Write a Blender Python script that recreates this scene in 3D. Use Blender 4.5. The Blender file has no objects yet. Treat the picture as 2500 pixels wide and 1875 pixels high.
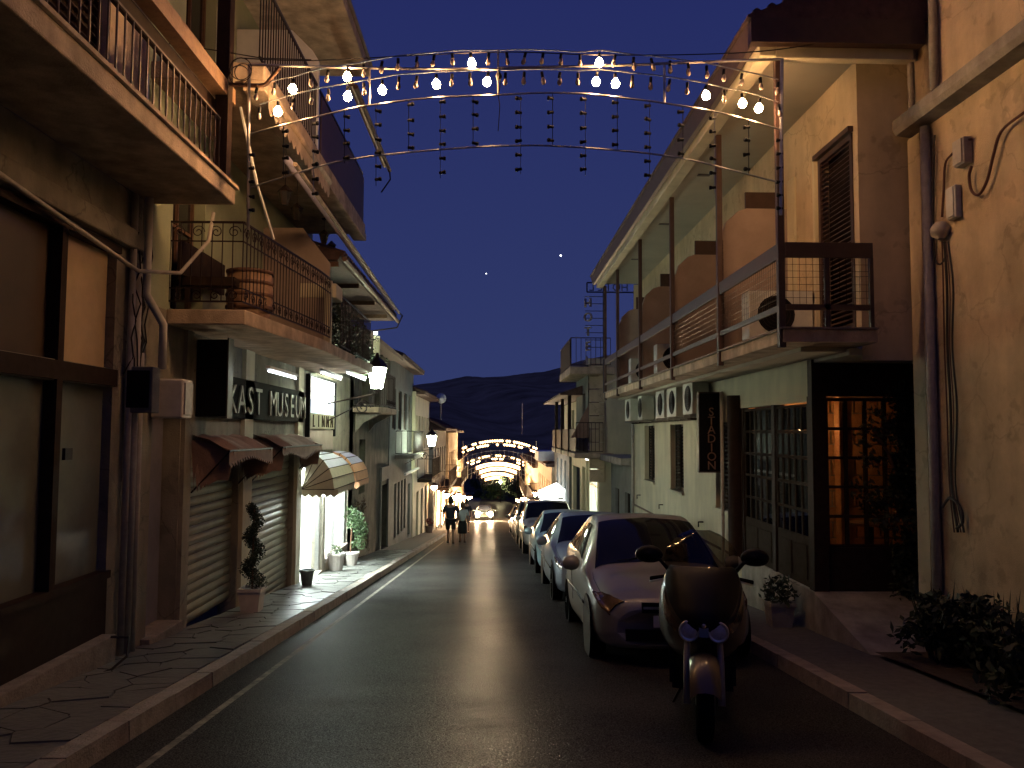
import bpy, bmesh, math, random
from math import sin, cos, pi, radians as R
from mathutils import Vector, Matrix
random.seed(7)
SC = bpy.context.scene
COL = SC.collection

# ---------------------------------------------------------------- camera, sky, exposure
YAW, PITCH, ROLL, EYE = R(1.2), R(3.5), R(0.3), 1.6
FPX = 1953.0                                   # focal length for a picture 2500 wide
cd = bpy.data.cameras.new('camera'); cam = bpy.data.objects.new('camera', cd); COL.objects.link(cam)
cd.sensor_width = 36.0; cd.lens = 36.0*FPX/2500.0; cd.clip_end = 6000; cd.clip_start = 0.05
cam.location = (0, 0, EYE)
CAMR = Matrix.Rotation(-YAW, 4, 'Z') @ Matrix.Rotation(R(90)+PITCH, 4, 'X') @ Matrix.Rotation(ROLL, 4, 'Z')
cam.rotation_euler = CAMR.to_euler()
SC.camera = cam

w = bpy.data.worlds.new('World'); SC.world = w; w.use_nodes = True
nt = w.node_tree; nt.nodes.clear()
# after sunset: an even deep blue, slightly paler towards the horizon all round
tcw = nt.nodes.new('ShaderNodeTexCoord'); sepw = nt.nodes.new('ShaderNodeSeparateXYZ'); rampw = nt.nodes.new('ShaderNodeValToRGB')
rampw.color_ramp.elements[0].position = 0.0; rampw.color_ramp.elements[0].color = (0.031, 0.044, 0.140, 1)
rampw.color_ramp.elements[1].position = 0.65; rampw.color_ramp.elements[1].color = (0.0135, 0.0185, 0.112, 1)
bg = nt.nodes.new('ShaderNodeBackground'); bg.inputs['Strength'].default_value = 1.0
wo = nt.nodes.new('ShaderNodeOutputWorld')
nt.links.new(tcw.outputs['Generated'], sepw.inputs[0]); nt.links.new(sepw.outputs['Z'], rampw.inputs[0])
nt.links.new(rampw.outputs[0], bg.inputs['Color']); nt.links.new(bg.outputs[0], wo.inputs['Surface'])
SC.view_settings.view_transform = 'Standard'; SC.view_settings.look = 'None'
SC.view_settings.exposure = 0.0; SC.view_settings.gamma = 1.0
SC.cycles.use_denoising = True
SC.cycles.max_bounces = 6; SC.cycles.diffuse_bounces = 3; SC.cycles.glossy_bounces = 3
SC.cycles.transmission_bounces = 4; SC.cycles.sample_clamp_indirect = 4.0
SC.cycles.caustics_reflective = False; SC.cycles.caustics_refractive = False

def P(px, py, x=None, y=None, z=None):
    """measured direction (2500 wide picture) met with a real plane of the place"""
    d = CAMR.to_3x3() @ Vector(((px-1250)/FPX, -(py-937.5)/FPX, -1.0))
    if x is not None: t = x/d.x
    elif y is not None: t = y/d.y
    else: t = (z-EYE)/d.z
    return Vector((d.x*t, d.y*t, EYE+d.z*t))

SLOPE = 0.0875
def road(y):
    if y < 95: return -SLOPE*y
    if y < 200: return -SLOPE*95-(y-95)*0.045
    return -SLOPE*95-105*0.045

# ---------------------------------------------------------------- materials
MATS = {}
def mat(name, col, rough=0.7, metal=0.0, var=0.25, scale=3.0, bump=0.0, bscale=60.0, spec=0.5, streak=0.0, coat=0.0, trans=0.0, crack=0.0):
    if name in MATS: return MATS[name]
    m = bpy.data.materials.new(name); m.use_nodes = True; t = m.node_tree; b = t.nodes['Principled BSDF']
    N = t.nodes.new; L = t.links.new
    b.inputs['Roughness'].default_value = rough; b.inputs['Metallic'].default_value = metal
    b.inputs['Specular IOR Level'].default_value = spec
    b.inputs['Coat Weight'].default_value = coat; b.inputs['Coat Roughness'].default_value = 0.06
    b.inputs['Transmission Weight'].default_value = trans
    tc = N('ShaderNodeTexCoord'); geo = N('ShaderNodeNewGeometry')
    if var > 0:
        n1 = N('ShaderNodeTexNoise'); n1.inputs['Scale'].default_value = scale; n1.inputs['Detail'].default_value = 8
        n1.inputs['Roughness'].default_value = 0.65
        L(geo.outputs['Position'], n1.inputs['Vector'])
        mr = N('ShaderNodeMapRange'); mr.inputs[1].default_value = 0.3; mr.inputs[2].default_value = 0.7
        mr.inputs[3].default_value = 1-var; mr.inputs[4].default_value = 1+var*0.6
        L(n1.outputs[0], mr.inputs[0]); out = mr.outputs[0]
        if streak > 0:
            mp = N('ShaderNodeMapping'); mp.inputs['Scale'].default_value = (2.2, 2.2, 0.5)
            n2 = N('ShaderNodeTexNoise'); n2.inputs['Scale'].default_value = 1.6; n2.inputs['Detail'].default_value = 6
            L(geo.outputs['Position'], mp.inputs[0]); L(mp.outputs[0], n2.inputs['Vector'])
            m2 = N('ShaderNodeMapRange'); m2.inputs[1].default_value = 0.35; m2.inputs[2].default_value = 0.62
            m2.inputs[3].default_value = 1-streak; m2.inputs[4].default_value = 1.0
            L(n2.outputs[0], m2.inputs[0])
            mu = N('ShaderNodeMath'); mu.operation = 'MULTIPLY'; L(out, mu.inputs[0]); L(m2.outputs[0], mu.inputs[1]); out = mu.outputs[0]
        if crack > 0:
            nd = N('ShaderNodeTexNoise'); nd.inputs['Scale'].default_value = 1.7; nd.inputs['Detail'].default_value = 5
            L(geo.outputs['Position'], nd.inputs['Vector'])
            ad = N('ShaderNodeVectorMath'); ad.operation = 'MULTIPLY_ADD'; ad.inputs[1].default_value = (.9, .9, .9)
            L(nd.outputs['Color'], ad.inputs[0]); L(geo.outputs['Position'], ad.inputs[2])
            vo = N('ShaderNodeTexVoronoi'); vo.feature = 'DISTANCE_TO_EDGE'; vo.inputs['Scale'].default_value = 0.75; L(ad.outputs[0], vo.inputs['Vector'])
            m3 = N('ShaderNodeMapRange'); m3.inputs[1].default_value = 0.0; m3.inputs[2].default_value = 0.011; m3.inputs[3].default_value = 1-crack; m3.inputs[4].default_value = 1.0
            L(vo.outputs['Distance'], m3.inputs[0])
            n4 = N('ShaderNodeTexNoise'); n4.inputs['Scale'].default_value = 5.0; n4.inputs['Detail'].default_value = 7; L(geo.outputs['Position'], n4.inputs['Vector'])
            m4 = N('ShaderNodeMapRange'); m4.inputs[1].default_value = 0.60; m4.inputs[2].default_value = 0.66; m4.inputs[3].default_value = 1.0; m4.inputs[4].default_value = 0.80
            L(n4.outputs[0], m4.inputs[0])
            for q in (m3, m4):
                mu = N('ShaderNodeMath'); mu.operation = 'MULTIPLY'; L(out, mu.inputs[0]); L(q.outputs[0], mu.inputs[1]); out = mu.outputs[0]
        mx = N('ShaderNodeVectorMath'); mx.operation = 'SCALE'; mx.inputs[0].default_value = col[:3]
        L(out, mx.inputs['Scale']); L(mx.outputs[0], b.inputs['Base Color'])
    else:
        b.inputs['Base Color'].default_value = (*col[:3], 1)
    if bump > 0:
        nb = N('ShaderNodeTexNoise'); nb.inputs['Scale'].default_value = bscale; nb.inputs['Detail'].default_value = 4
        L(geo.outputs['Position'], nb.inputs['Vector'])
        bp = N('ShaderNodeBump'); bp.inputs['Strength'].default_value = bump; bp.inputs['Distance'].default_value = 0.02
        L(nb.outputs[0], bp.inputs['Height']); L(bp.outputs[0], b.inputs['Normal'])
    MATS[name] = m; return m
def emat(name, col, strength, base=(0.8, 0.8, 0.8)):
    if name in MATS: return MATS[name]
    m = bpy.data.materials.new(name); m.use_nodes = True; b = m.node_tree.nodes['Principled BSDF']
    b.inputs['Base Color'].default_value = (*base, 1)
    b.inputs['Emission Color'].default_value = (*col, 1); b.inputs['Emission Strength'].default_value = strength
    MATS[name] = m; return m

M = dict(
 cream=mat('cream_plaster', (0.62, 0.50, 0.33), 0.85, crack=.25, var=0.22, scale=1.3, bump=0.25, bscale=90, streak=0.15),
 creamw=mat('pale_cream_plaster', (0.66, 0.60, 0.42), 0.85, var=0.15, scale=1.0, bump=0.2, bscale=80, streak=0.15),
 near=mat('stained_ochre_render', (0.60, 0.47, 0.30), 0.9, crack=.2, var=0.30, scale=1.6, bump=0.35, bscale=90, streak=0.20),
 concrete=mat('weathered_concrete', (0.38, 0.35, 0.30), 0.9, var=0.35, scale=4, bump=0.5, bscale=70, streak=0.3),
 slab=mat('balcony_edge_paint', (0.58, 0.45, 0.32), 0.85, var=0.35, scale=5, bump=0.4, bscale=60, streak=0.35),
 soffit=mat('soffit_paint', (0.50, 0.46, 0.36), 0.9, var=0.15, scale=1.0),
 greenwall=mat('pale_green_plaster', (0.36, 0.40, 0.27), 0.88, var=0.2, scale=1.2, bump=0.2),
 pink=mat('pink_partition', (0.36, 0.28, 0.235), 0.85, var=0.2, scale=2.2, bump=0.25, bscale=90),
 dkwall=mat('old_stone_wall', (0.12, 0.115, 0.085), 0.92, var=0.45, scale=2.5, bump=0.8, bscale=25, streak=0.4),
 greywall=mat('grey_plaster', (0.19, 0.20, 0.19), 0.9, var=0.25, scale=2, bump=0.3),
 lwall=mat('dull_plaster', (0.30, 0.27, 0.21), 0.9, crack=.4, var=0.3, scale=2, bump=0.3, streak=0.3),
 brown=mat('brown_paint', (0.065, 0.036, 0.028), 0.5, var=0.25, scale=8),
 brownw=mat('brown_wood', (0.13, 0.065, 0.035), 0.6, var=0.35, scale=14, bump=0.2, bscale=40),
 orangew=mat('light_wood', (0.30, 0.18, 0.10), 0.6, var=0.35, scale=10, bump=0.2, bscale=40),
 darkw=mat('dark_wood', (0.035, 0.022, 0.016), 0.7, spec=.12, var=0.3, scale=10),
 greyw=mat('grey_green_wood', (0.045, 0.034, 0.026), 0.85, spec=.04, var=0.25, scale=10),
 iron=mat('dark_iron', (0.035, 0.022, 0.018), 0.45, metal=0.6, var=0.2, scale=20),
 rail=mat('grey_metal_rail', (0.10, 0.07, 0.055), 0.5, metal=0.3, var=0.2, scale=20),
 steel=mat('galvanised_steel', (0.45, 0.44, 0.42), 0.35, metal=0.8, var=0.2, scale=20),
 pipe=mat('grey_plastic_pipe', (0.42, 0.38, 0.33), 0.55, var=0.25, scale=9),
 wpipe=mat('white_plastic_pipe', (0.66, 0.62, 0.55), 0.5, var=0.15, scale=9),
 blackp=mat('black_plastic', (0.010, 0.010, 0.011), 0.5, spec=.12, var=0.2, scale=30),
 cable=mat('black_cable', (0.02, 0.016, 0.014), 0.6, var=0.0),
 rubber=mat('tyre_rubber', (0.010, 0.010, 0.010), 1.0, spec=0.0, var=0.2, scale=30, bump=0.3, bscale=200),
 alloy=mat('alloy_wheel', (0.42, 0.43, 0.44), 0.3, metal=0.85, var=0.1, scale=20),
 glass=mat('dark_glass', (0.010, 0.011, 0.014), 0.05, var=0.0, spec=0.30),
 pane=mat('night_window_pane', (0.02, 0.022, 0.026), 0.08, var=0.0, spec=0.7),
 whitepane=mat('whitewashed_glass', (0.15, 0.16, 0.125), 0.7, var=0.35, scale=1.3, coat=0.8),
 dkpane=mat('brown_papered_glass', (0.07, 0.042, 0.022), 0.6, var=0.3, scale=2.0, coat=0.3),
 sheenpane=mat('ochre_reflection_glass', (0.55, 0.40, 0.22), 0.5, var=0.3, scale=1.2, coat=0.25),  # orange colour stands in for the reflection of the lit wall opposite
 white=mat('white_paint', (0.75, 0.75, 0.72), 0.6, var=0.1, scale=6),
 acw=mat('white_enamel', (0.62, 0.62, 0.56), 0.5, var=0.12, scale=8),
 terra=mat('terracotta_canvas', (0.27, 0.17, 0.13), 0.9, var=0.25, scale=7, bump=0.2),
 canvas=mat('ivory_canvas', (0.62, 0.54, 0.36), 0.85, var=0.12, scale=6),
 canvasv=mat('violet_canvas', (0.40, 0.38, 0.52), 0.85, var=0.12, scale=6),
 canvaso=mat('orange_canvas', (0.60, 0.30, 0.16), 0.85, var=0.12, scale=6),
 canvasw=mat('white_canvas', (0.72, 0.70, 0.80), 0.85, var=0.08, scale=6),
 tile=mat('clay_roof_tile', (0.09, 0.05, 0.042), 0.8, var=0.4, scale=9, bump=0.3),
 shutter=mat('roller_shutter_enamel', (0.30, 0.27, 0.18), 0.45, var=0.2, scale=3, metal=0.2),
 lavender=mat('blue_grey_door_paint', (0.20, 0.19, 0.23), 0.6, var=0.2, scale=4),
 stone=mat('flagstone', (0.17, 0.17, 0.155), 0.30, var=0.35, scale=5, bump=0.35, bscale=18),
 mortar=mat('sidewalk_mortar', (0.11, 0.105, 0.095), 0.9, var=0.3, scale=12, bump=0.5),
 kerb=mat('kerb_stone_paint', (0.27, 0.22, 0.18), 0.8, var=0.35, scale=7, bump=0.6, bscale=50),
 line=mat('faded_road_paint', (0.20, 0.18, 0.13), 0.8, var=0.85, scale=9, bump=0.3, bscale=80),
 brick=mat('interior_brick', (0.45, 0.26, 0.13), 0.85, var=0.35, scale=6, bump=0.4),
 leafd=mat('dark_leaf', (0.022, 0.036, 0.016), 0.6, var=0.5, scale=12),
 leafl=mat('fresh_leaf', (0.045, 0.085, 0.025), 0.6, var=0.5, scale=12),
 soil=mat('garden_soil', (0.05, 0.035, 0.025), 0.95, var=0.4, scale=10, bump=0.8, bscale=30),
 blackpane=mat('dim_pane', (.02, .02, .02), .2, var=0),
 potw=mat('white_plastic_pot', (0.62, 0.56, 0.50), 0.5, var=0.15, scale=10),
 potg=mat('grey_pot', (0.10, 0.105, 0.095), 0.7, var=0.25, scale=10),
 hill=mat('dark_scrub_hillside', (0.40, 0.30, 0.17), 1.0, var=0.5, scale=0.02, spec=0.0),
 ground=mat('dry_ground', (0.09, 0.08, 0.06), 1.0, var=0.4, scale=0.1, spec=0.0),
 skin=mat('skin', (0.42, 0.25, 0.17), 0.6, var=0.1, scale=20),
 dkcloth=mat('navy_cloth', (0.035, 0.035, 0.055), 0.9, var=0.2, scale=20),
 whcloth=mat('white_cloth', (0.55, 0.60, 0.60), 0.9, var=0.1, scale=20),
 blcloth=mat('black_cloth', (0.02, 0.018, 0.02), 0.9, var=0.2, scale=20),
 chrome=mat('chrome', (0.70, 0.68, 0.64), 0.30, metal=1.0, var=0.0),
 dkred=mat('red_curtain', (0.16, 0.02, 0.015), 0.9, var=0.3, scale=8),
)
# asphalt: worn, slightly polished, with speckle and transverse waves
def asphalt():
    m = bpy.data.materials.new('worn_asphalt'); m.use_nodes = True; t = m.node_tree; b = t.nodes['Principled BSDF']
    N = t.nodes.new; L = t.links.new
    g = N('ShaderNodeNewGeometry')
    def noise(scale, vec=(1, 1, 1), det=6):
        mp = N('ShaderNodeMapping'); mp.inputs['Scale'].default_value = vec; L(g.outputs['Position'], mp.inputs[0])
        n = N('ShaderNodeTexNoise'); n.inputs['Scale'].default_value = scale; n.inputs['Detail'].default_value = det
        L(mp.outputs[0], n.inputs['Vector']); return n.outputs[0]
    big = noise(0.8); fine = noise(95, det=4); wav = noise(1.6, (0.5, 1.3, 1), 5)
    cr = N('ShaderNodeValToRGB'); cr.color_ramp.elements[0].color = (0.008, 0.008, 0.008, 1); cr.color_ramp.elements[1].color = (0.060, 0.056, 0.052, 1)
    cr.color_ramp.elements[0].position = 0.3; cr.color_ramp.elements[1].position = 0.7
    mx = N('ShaderNodeMath'); mx.operation = 'ADD'; mul = N('ShaderNodeMath'); mul.operation = 'MULTIPLY'; mul.inputs[1].default_value = 0.5
    L(big, mul.inputs[0]); m2 = N('ShaderNodeMath'); m2.operation = 'MULTIPLY'; m2.inputs[1].default_value = 0.5; L(fine, m2.inputs[0])
    L(mul.outputs[0], mx.inputs[0]); L(m2.outputs[0], mx.inputs[1]); L(mx.outputs[0], cr.inputs[0]); L(cr.outputs[0], b.inputs['Base Color'])
    mr = N('ShaderNodeMapRange'); mr.inputs[3].default_value = 0.29; mr.inputs[4].default_value = 0.40; mr.inputs[1].default_value = 0.35; mr.inputs[2].default_value = 0.65
    L(wav, mr.inputs[0]); L(mr.outputs[0], b.inputs['Roughness'])
    b1 = N('ShaderNodeBump'); b1.inputs['Strength'].default_value = 0.8; b1.inputs['Distance'].default_value = 0.006; L(fine, b1.inputs['Height'])
    b2 = N('ShaderNodeBump'); b2.inputs['Strength'].default_value = 0.16; b2.inputs['Distance'].default_value = 0.006; L(wav, b2.inputs['Height'])
    L(b2.outputs[0], b1.inputs['Normal']); L(b1.outputs[0], b.inputs['Normal'])
    b.inputs['Specular IOR Level'].default_value = 0.0
    gl = N('ShaderNodeBsdfGlossy'); mixs = N('ShaderNodeMixShader'); out = t.nodes['Material Output']
    L(mr.outputs[0], gl.inputs['Roughness']); L(b1.outputs[0], gl.inputs['Normal'])
    fm = N('ShaderNodeMapRange'); fm.inputs[1].default_value = 0.4; fm.inputs[2].default_value = 0.62; fm.inputs[3].default_value = 0.012; fm.inputs[4].default_value = 0.09
    L(fine, fm.inputs[0]); L(fm.outputs[0], mixs.inputs[0]); L(b.outputs[0], mixs.inputs[1]); L(gl.outputs[0], mixs.inputs[2]); L(mixs.outputs[0], out.inputs['Surface'])
    return m
M['asphalt'] = asphalt()
def carpaint(name, col):
    return mat(name, col, 0.42, metal=0.25, var=0.08, scale=3, coat=0.6)
M['bulb_on'] = emat('lit_bulb_glass', (1.0, 0.54, 0.24), 275.0)
M['bulb_far'] = emat('lit_far_bulb', (1.0, 0.55, 0.22), 12.0)
M['lantern'] = emat('lit_lantern_glass', (0.86, 1.0, 0.72), 170.0)
M['tube'] = emat('fluorescent_tube', (0.85, 0.93, 1.0), 9.0)
M['shoplight'] = emat('shop_ceiling_light', (0.86, 1.0, 0.97), 150.0)
M['headon'] = emat('lit_headlight', (1.0, 0.86, 0.68), 9000.0)
M['headlamp'] = emat('headlamp_disc', (1.0, 0.72, 0.42), 14000.0)
M['warm'] = emat('warm_shop_light', (1.0, 0.55, 0.25), 220.0)
M['bulb_off'] = mat('clear_bulb_glass', (0.30, 0.24, 0.20), 0.08, var=0.0, spec=1.0)
M['signlit'] = emat('lit_sign_face', (0.40, 0.55, 1.0), 0.8)
M['fillpane'] = emat('shop_and_fill_pane', (1.0, .62, .32), 22)
M['glowcanvas'] = emat('self_glowing_canvas', (0.93, 1.0, 0.98), 7.0)  # stall cloth emits by itself, in place of tube light shining through
M['signwhite'] = emat('lit_sign_top', (0.95, 0.97, 1.0), 2.2)
M['star'] = emat('star_light', (0.9, 0.93, 1.0), 6.0)

# ---------------------------------------------------------------- mesh helpers
class MB:
    def __init__(s): s.v = []; s.f = []
    def quad(s, a, b, c, d):
        n = len(s.v); s.v += [Vector(a), Vector(b), Vector(c), Vector(d)]; s.f.append((n, n+1, n+2, n+3)); return s
    def poly(s, pts):
        n = len(s.v); s.v += [Vector(p) for p in pts]; s.f.append(tuple(range(n, n+len(pts)))); return s
    def box(s, x0, x1, y0, y1, z0, z1):
        return s.hexa([(x0, y0, z0), (x1, y0, z0), (x1, y1, z0), (x0, y1, z0), (x0, y0, z1), (x1, y0, z1), (x1, y1, z1), (x0, y1, z1)])
    def hexa(s, p):
        n = len(s.v); s.v += [Vector(q) for q in p]
        s.f += [(n+a, n+b, n+c, n+d) for a, b, c, d in ((3, 2, 1, 0), (4, 5, 6, 7), (0, 1, 5, 4), (1, 2, 6, 5), (2, 3, 7, 6), (3, 0, 4, 7))]; return s
    def prism(s, pts, d):
        n = len(s.v); k = len(pts); d = Vector(d); s.v += [Vector(p) for p in pts] + [Vector(p)+d for p in pts]
        s.f.append(tuple(range(n+k-1, n-1, -1))); s.f.append(tuple(range(n+k, n+2*k)))
        for i in range(k): j = (i+1) % k; s.f.append((n+i, n+j, n+k+j, n+k+i))
        return s
    def tube(s, pts, r, n=6, cap=True):
        pts = [Vector(p) for p in pts]; base = len(s.v); rs = r if isinstance(r, (list, tuple)) else [r]*len(pts)
        prev = None
        for i, p in enumerate(pts):
            d = (pts[min(i+1, len(pts)-1)]-pts[max(i-1, 0)]).normalized()
            if prev is None: u = d.orthogonal().normalized()
            else: u = (prev-d*prev.dot(d)).normalized()
            prev = u; vv = d.cross(u)
            for k in range(n):
                a = 2*pi*k/n; s.v.append(p+(u*cos(a)+vv*sin(a))*rs[i])
        for i in range(len(pts)-1):
            for k in range(n):
                a = base+i*n+k; b = base+i*n+(k+1) % n; s.f.append((a, b, b+n, a+n))
        if cap:
            s.f.append(tuple(base+k for k in range(n-1, -1, -1))); e = base+(len(pts)-1)*n; s.f.append(tuple(e+k for k in range(n)))
        return s
    def lathe(s, prof, c, n=16, axis='Z'):
        base = len(s.v); c = Vector(c)
        for r, h in prof:
            for k in range(n):
                a = 2*pi*k/n; q = (r*cos(a), r*sin(a), h)
                if axis == 'Y': q = (q[0], q[2], q[1])
                if axis == 'X': q = (q[2], q[0], q[1])
                s.v.append(c+Vector(q))
        for i in range(len(prof)-1):
            for k in range(n):
                a = base+i*n+k; b = base+i*n+(k+1) % n; s.f.append((a, b, b+n, a+n))
        s.f.append(tuple(base+k for k in range(n))); e = base+(len(prof)-1)*n; s.f.append(tuple(e+k for k in range(n)))
        return s
    def grid(s, rows):
        base = len(s.v); n = len(rows[0])
        for r in rows: s.v += [Vector(p) for p in r]
        for i in range(len(rows)-1):
            for k in range(n-1): a = base+i*n+k; s.f.append((a, a+1, a+1+n, a+n))
        return s
    def leaves(s, c, rad, n, size, up=0.0, shell=0.35):
        c = Vector(c)
        for _ in range(n):
            d = Vector((random.gauss(0, 1), random.gauss(0, 1), random.gauss(0, 1))).normalized()
            k = shell+(1-shell)*random.random()
            p = c+Vector((d.x*rad[0], d.y*rad[1], d.z*rad[2]))*k
            a = Vector((random.gauss(0, 1), random.gauss(0, 1), random.gauss(0, 1)+up)).normalized()
            b = a.orthogonal().normalized(); b.rotate(Matrix.Rotation(random.random()*6.28, 3, a))
            z = size*(0.6+0.8*random.random())
            s.poly([p-a*z*0.5, p+b*z*0.22, p+a*z*0.5, p-b*z*0.22])
        return s
    def mesh(s, name, m, off=None, smooth=False):
        me = bpy.data.meshes.new(name)
        me.from_pydata([(q-off if off is not None else q)[:] for q in s.v], [], s.f); me.validate()
        if smooth:
            for p in me.polygons: p.use_smooth = True
        if isinstance(m, str): m = M[m]
        me.materials.append(m); return me
WO = {}
def world_of(o):
    return WO.get(o.name, Vector((0, 0, 0)))
def link(o, parent=None, wo=None):
    COL.objects.link(o)
    if parent is not None: o.parent = parent
    WO[o.name] = Vector(wo) if wo is not None else Vector((0, 0, 0)); return o
def empty(name, loc, label=None, cat=None, group=None, local=False, rot=None):
    o = bpy.data.objects.new(name, None); o.empty_display_size = 0.2; o.location = loc
    link(o, None, (0, 0, 0) if local else loc)
    if rot: o.rotation_euler = rot
    return tag(o, label, cat, group)
def tag(o, label=None, cat=None, group=None, kind=None):
    if label: o['label'] = label
    if cat: o['category'] = cat
    if group: o['group'] = group
    if kind: o['kind'] = kind
    return o
def fix_normals(me):
    b = bmesh.new(); b.from_mesh(me); bmesh.ops.remove_doubles(b, verts=b.verts, dist=1e-5)
    bmesh.ops.recalc_face_normals(b, faces=b.faces); b.to_mesh(me); b.free()
def part(name, mb, m, parent=None, smooth=False, label=None, bevel=0.0, kind=None, clean=False):
    off = world_of(parent) if parent is not None else None
    me = mb.mesh(name, m, off, smooth)
    if clean: fix_normals(me)
    o = bpy.data.objects.new(name, me); link(o, parent, off if off is not None else (0, 0, 0))
    if bevel > 0:
        md = o.modifiers.new('edge', 'BEVEL'); md.width = bevel; md.segments = 2; md.limit_method = 'ANGLE'
    return tag(o, label, None, None, kind)
def solo(name, mb, m, label, cat, group=None, kind=None, **k):
    o = part(name, mb, m, None, **k); return tag(o, label, cat, group, kind)
def struct(name, mb, m, **k):
    o = part(name, mb, m, None, **k); o['kind'] = 'structure'; return o
def dupl(me, name, parent, loc, rot=(0, 0, 0), scale=None):
    o = bpy.data.objects.new(name, me); off = world_of(parent) if parent is not None else Vector((0, 0, 0))
    o.location = Vector(loc)-off; o.rotation_euler = rot
    if scale: o.scale = scale
    link(o, parent, off); return o
def letters(txt, parent, size, m, place, extr=0.015, name='letter'):
    """each character its own raised mesh; place(i) gives a world matrix"""
    for i, ch in enumerate(txt):
        if ch == ' ': continue
        cu = bpy.data.curves.new('glyph', 'FONT'); cu.body = ch; cu.size = size; cu.extrude = extr; cu.align_x = 'CENTER'; cu.resolution_u = 3
        ob = bpy.data.objects.new('glyph', cu); COL.objects.link(ob)
        dg = bpy.context.evaluated_depsgraph_get(); me = bpy.data.meshes.new_from_object(ob.evaluated_get(dg))
        COL.objects.unlink(ob); bpy.data.objects.remove(ob)
        me.materials.clear(); me.materials.append(M[m] if isinstance(m, str) else m)
        me.transform(place(i)); me.transform(Matrix.Translation(-world_of(parent)))
        link(bpy.data.objects.new(name, me), parent, world_of(parent))
def wallx(x, y0, y1, z0, z1, holes, depth, side, back=0.0, zfun=None):
    """facade in the plane x with openings (y0,y1,z0,z1); side +1 faces +x; reveals go back by depth"""
    b = MB(); ys = sorted({y0, y1, *[h[0] for h in holes], *[h[1] for h in holes]}); zs = sorted({z0, z1, *[h[2] for h in holes], *[h[3] for h in holes]})
    def inh(y, z): return any(h[0] < y < h[1] and h[2] < z < h[3] for h in holes)
    for i in range(len(ys)-1):
        for j in range(len(zs)-1):
            if not inh((ys[i]+ys[i+1])/2, (zs[j]+zs[j+1])/2):
                b.quad((x, ys[i], zs[j]), (x, ys[i+1], zs[j]), (x, ys[i+1], zs[j+1]), (x, ys[i], zs[j+1]))
    xb = x-side*depth
    for h in holes:
        a, c, d, e = h
        b.quad((x, a, d), (xb, a, d), (xb, a, e), (x, a, e)); b.quad((x, c, d), (xb, c, d), (xb, c, e), (x, c, e))
        b.quad((x, a, d), (x, c, d), (xb, c, d), (xb, a, d)); b.quad((x, a, e), (x, c, e), (xb, c, e), (xb, a, e))
    return b
# ================================================================ the ground and the street
LX, RX = -3.7, 3.8          # facades
KL, KR = -2.45, 2.80        # kerb faces
def strip(x0, x1, dz, y0, y1, step=4.0, wob=0.0):
    b = MB(); ys = []; y = y0
    while y < y1: ys.append(y); y += step
    ys.append(y1); b.grid([[(x0, q, road(q)+dz), ((x0+x1)/2, q, road(q)+dz+(0.03 if wob else 0)), (x1, q, road(q)+dz)] for q in ys]); return b
g = MB()
rows = []
for q in [-60, -20, 0, 20, 40, 60, 80, 95, 120, 160, 200, 400, 800, 3000]:
    rows.append([(x, q, road(q)-0.35 if q <= 200 else road(200)-0.35) for x in (-3000, -400, -60, -10, 10, 60, 400, 3000)])
struct('ground', g.grid(rows), 'ground')
struct('road', strip(KL, KR, 0, -14, 200, 2.0, 1), M['asphalt'])
struct('road_verge', strip(-9, KL-0.1, -0.16, -14, 200, 4), 'mortar')
struct('left_pavement', strip(LX, KL-0.17, 0.095, -14, 120, 2), 'mortar')
struct('right_pavement', strip(KR+0.17, 5.3, 0.115, -14, 120, 2), 'mortar')
struct('edge_line', strip(-2.16, -1.96, 0.004, 0.5, 34, 2), 'line')
pl = MB(); 
for (y, x0, x1) in ((25.0, 0.55, 2.1), (34.2, -1.9, 2.3)):
    pl.quad((x0, y, road(y)+0.006), (x1, y, road(y)+0.006), (x1, y+0.5, road(y+.5)+0.006), (x0, y+0.5, road(y+.5)+0.006))
struct('cross_line', pl, 'line')
# kerbs: stone after stone
for nm, x0, x1 in (('left_kerb', KL-0.17, KL), ('right_kerb', KR, KR+0.17)):
    base = struct(nm, strip(x0+0.01, x1-0.01, 0.10, -6, 120, 2), 'kerb')
    me_k = {}
    for y in [i*0.8 for i in range(-4, 76)]:
        b = MB(); a = y+0.006; c = y+0.794; h = 0.125+random.uniform(-0.004, 0.006); jx = random.uniform(-0.006, 0.006)
        z0, z1 = road(a), road(c)
        b.hexa([(x0+jx, a, z0-0.05), (x1+jx, a, z0-0.05), (x1+jx, c, z1-0.05), (x0+jx, c, z1-0.05),
                (x0+jx+.004, a, z0+h), (x1+jx-.012, a, z0+h), (x1+jx-.012, c, z1+h), (x0+jx+.004, c, z1+h)])
        part('kerb_stone', b, 'kerb', base)
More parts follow.
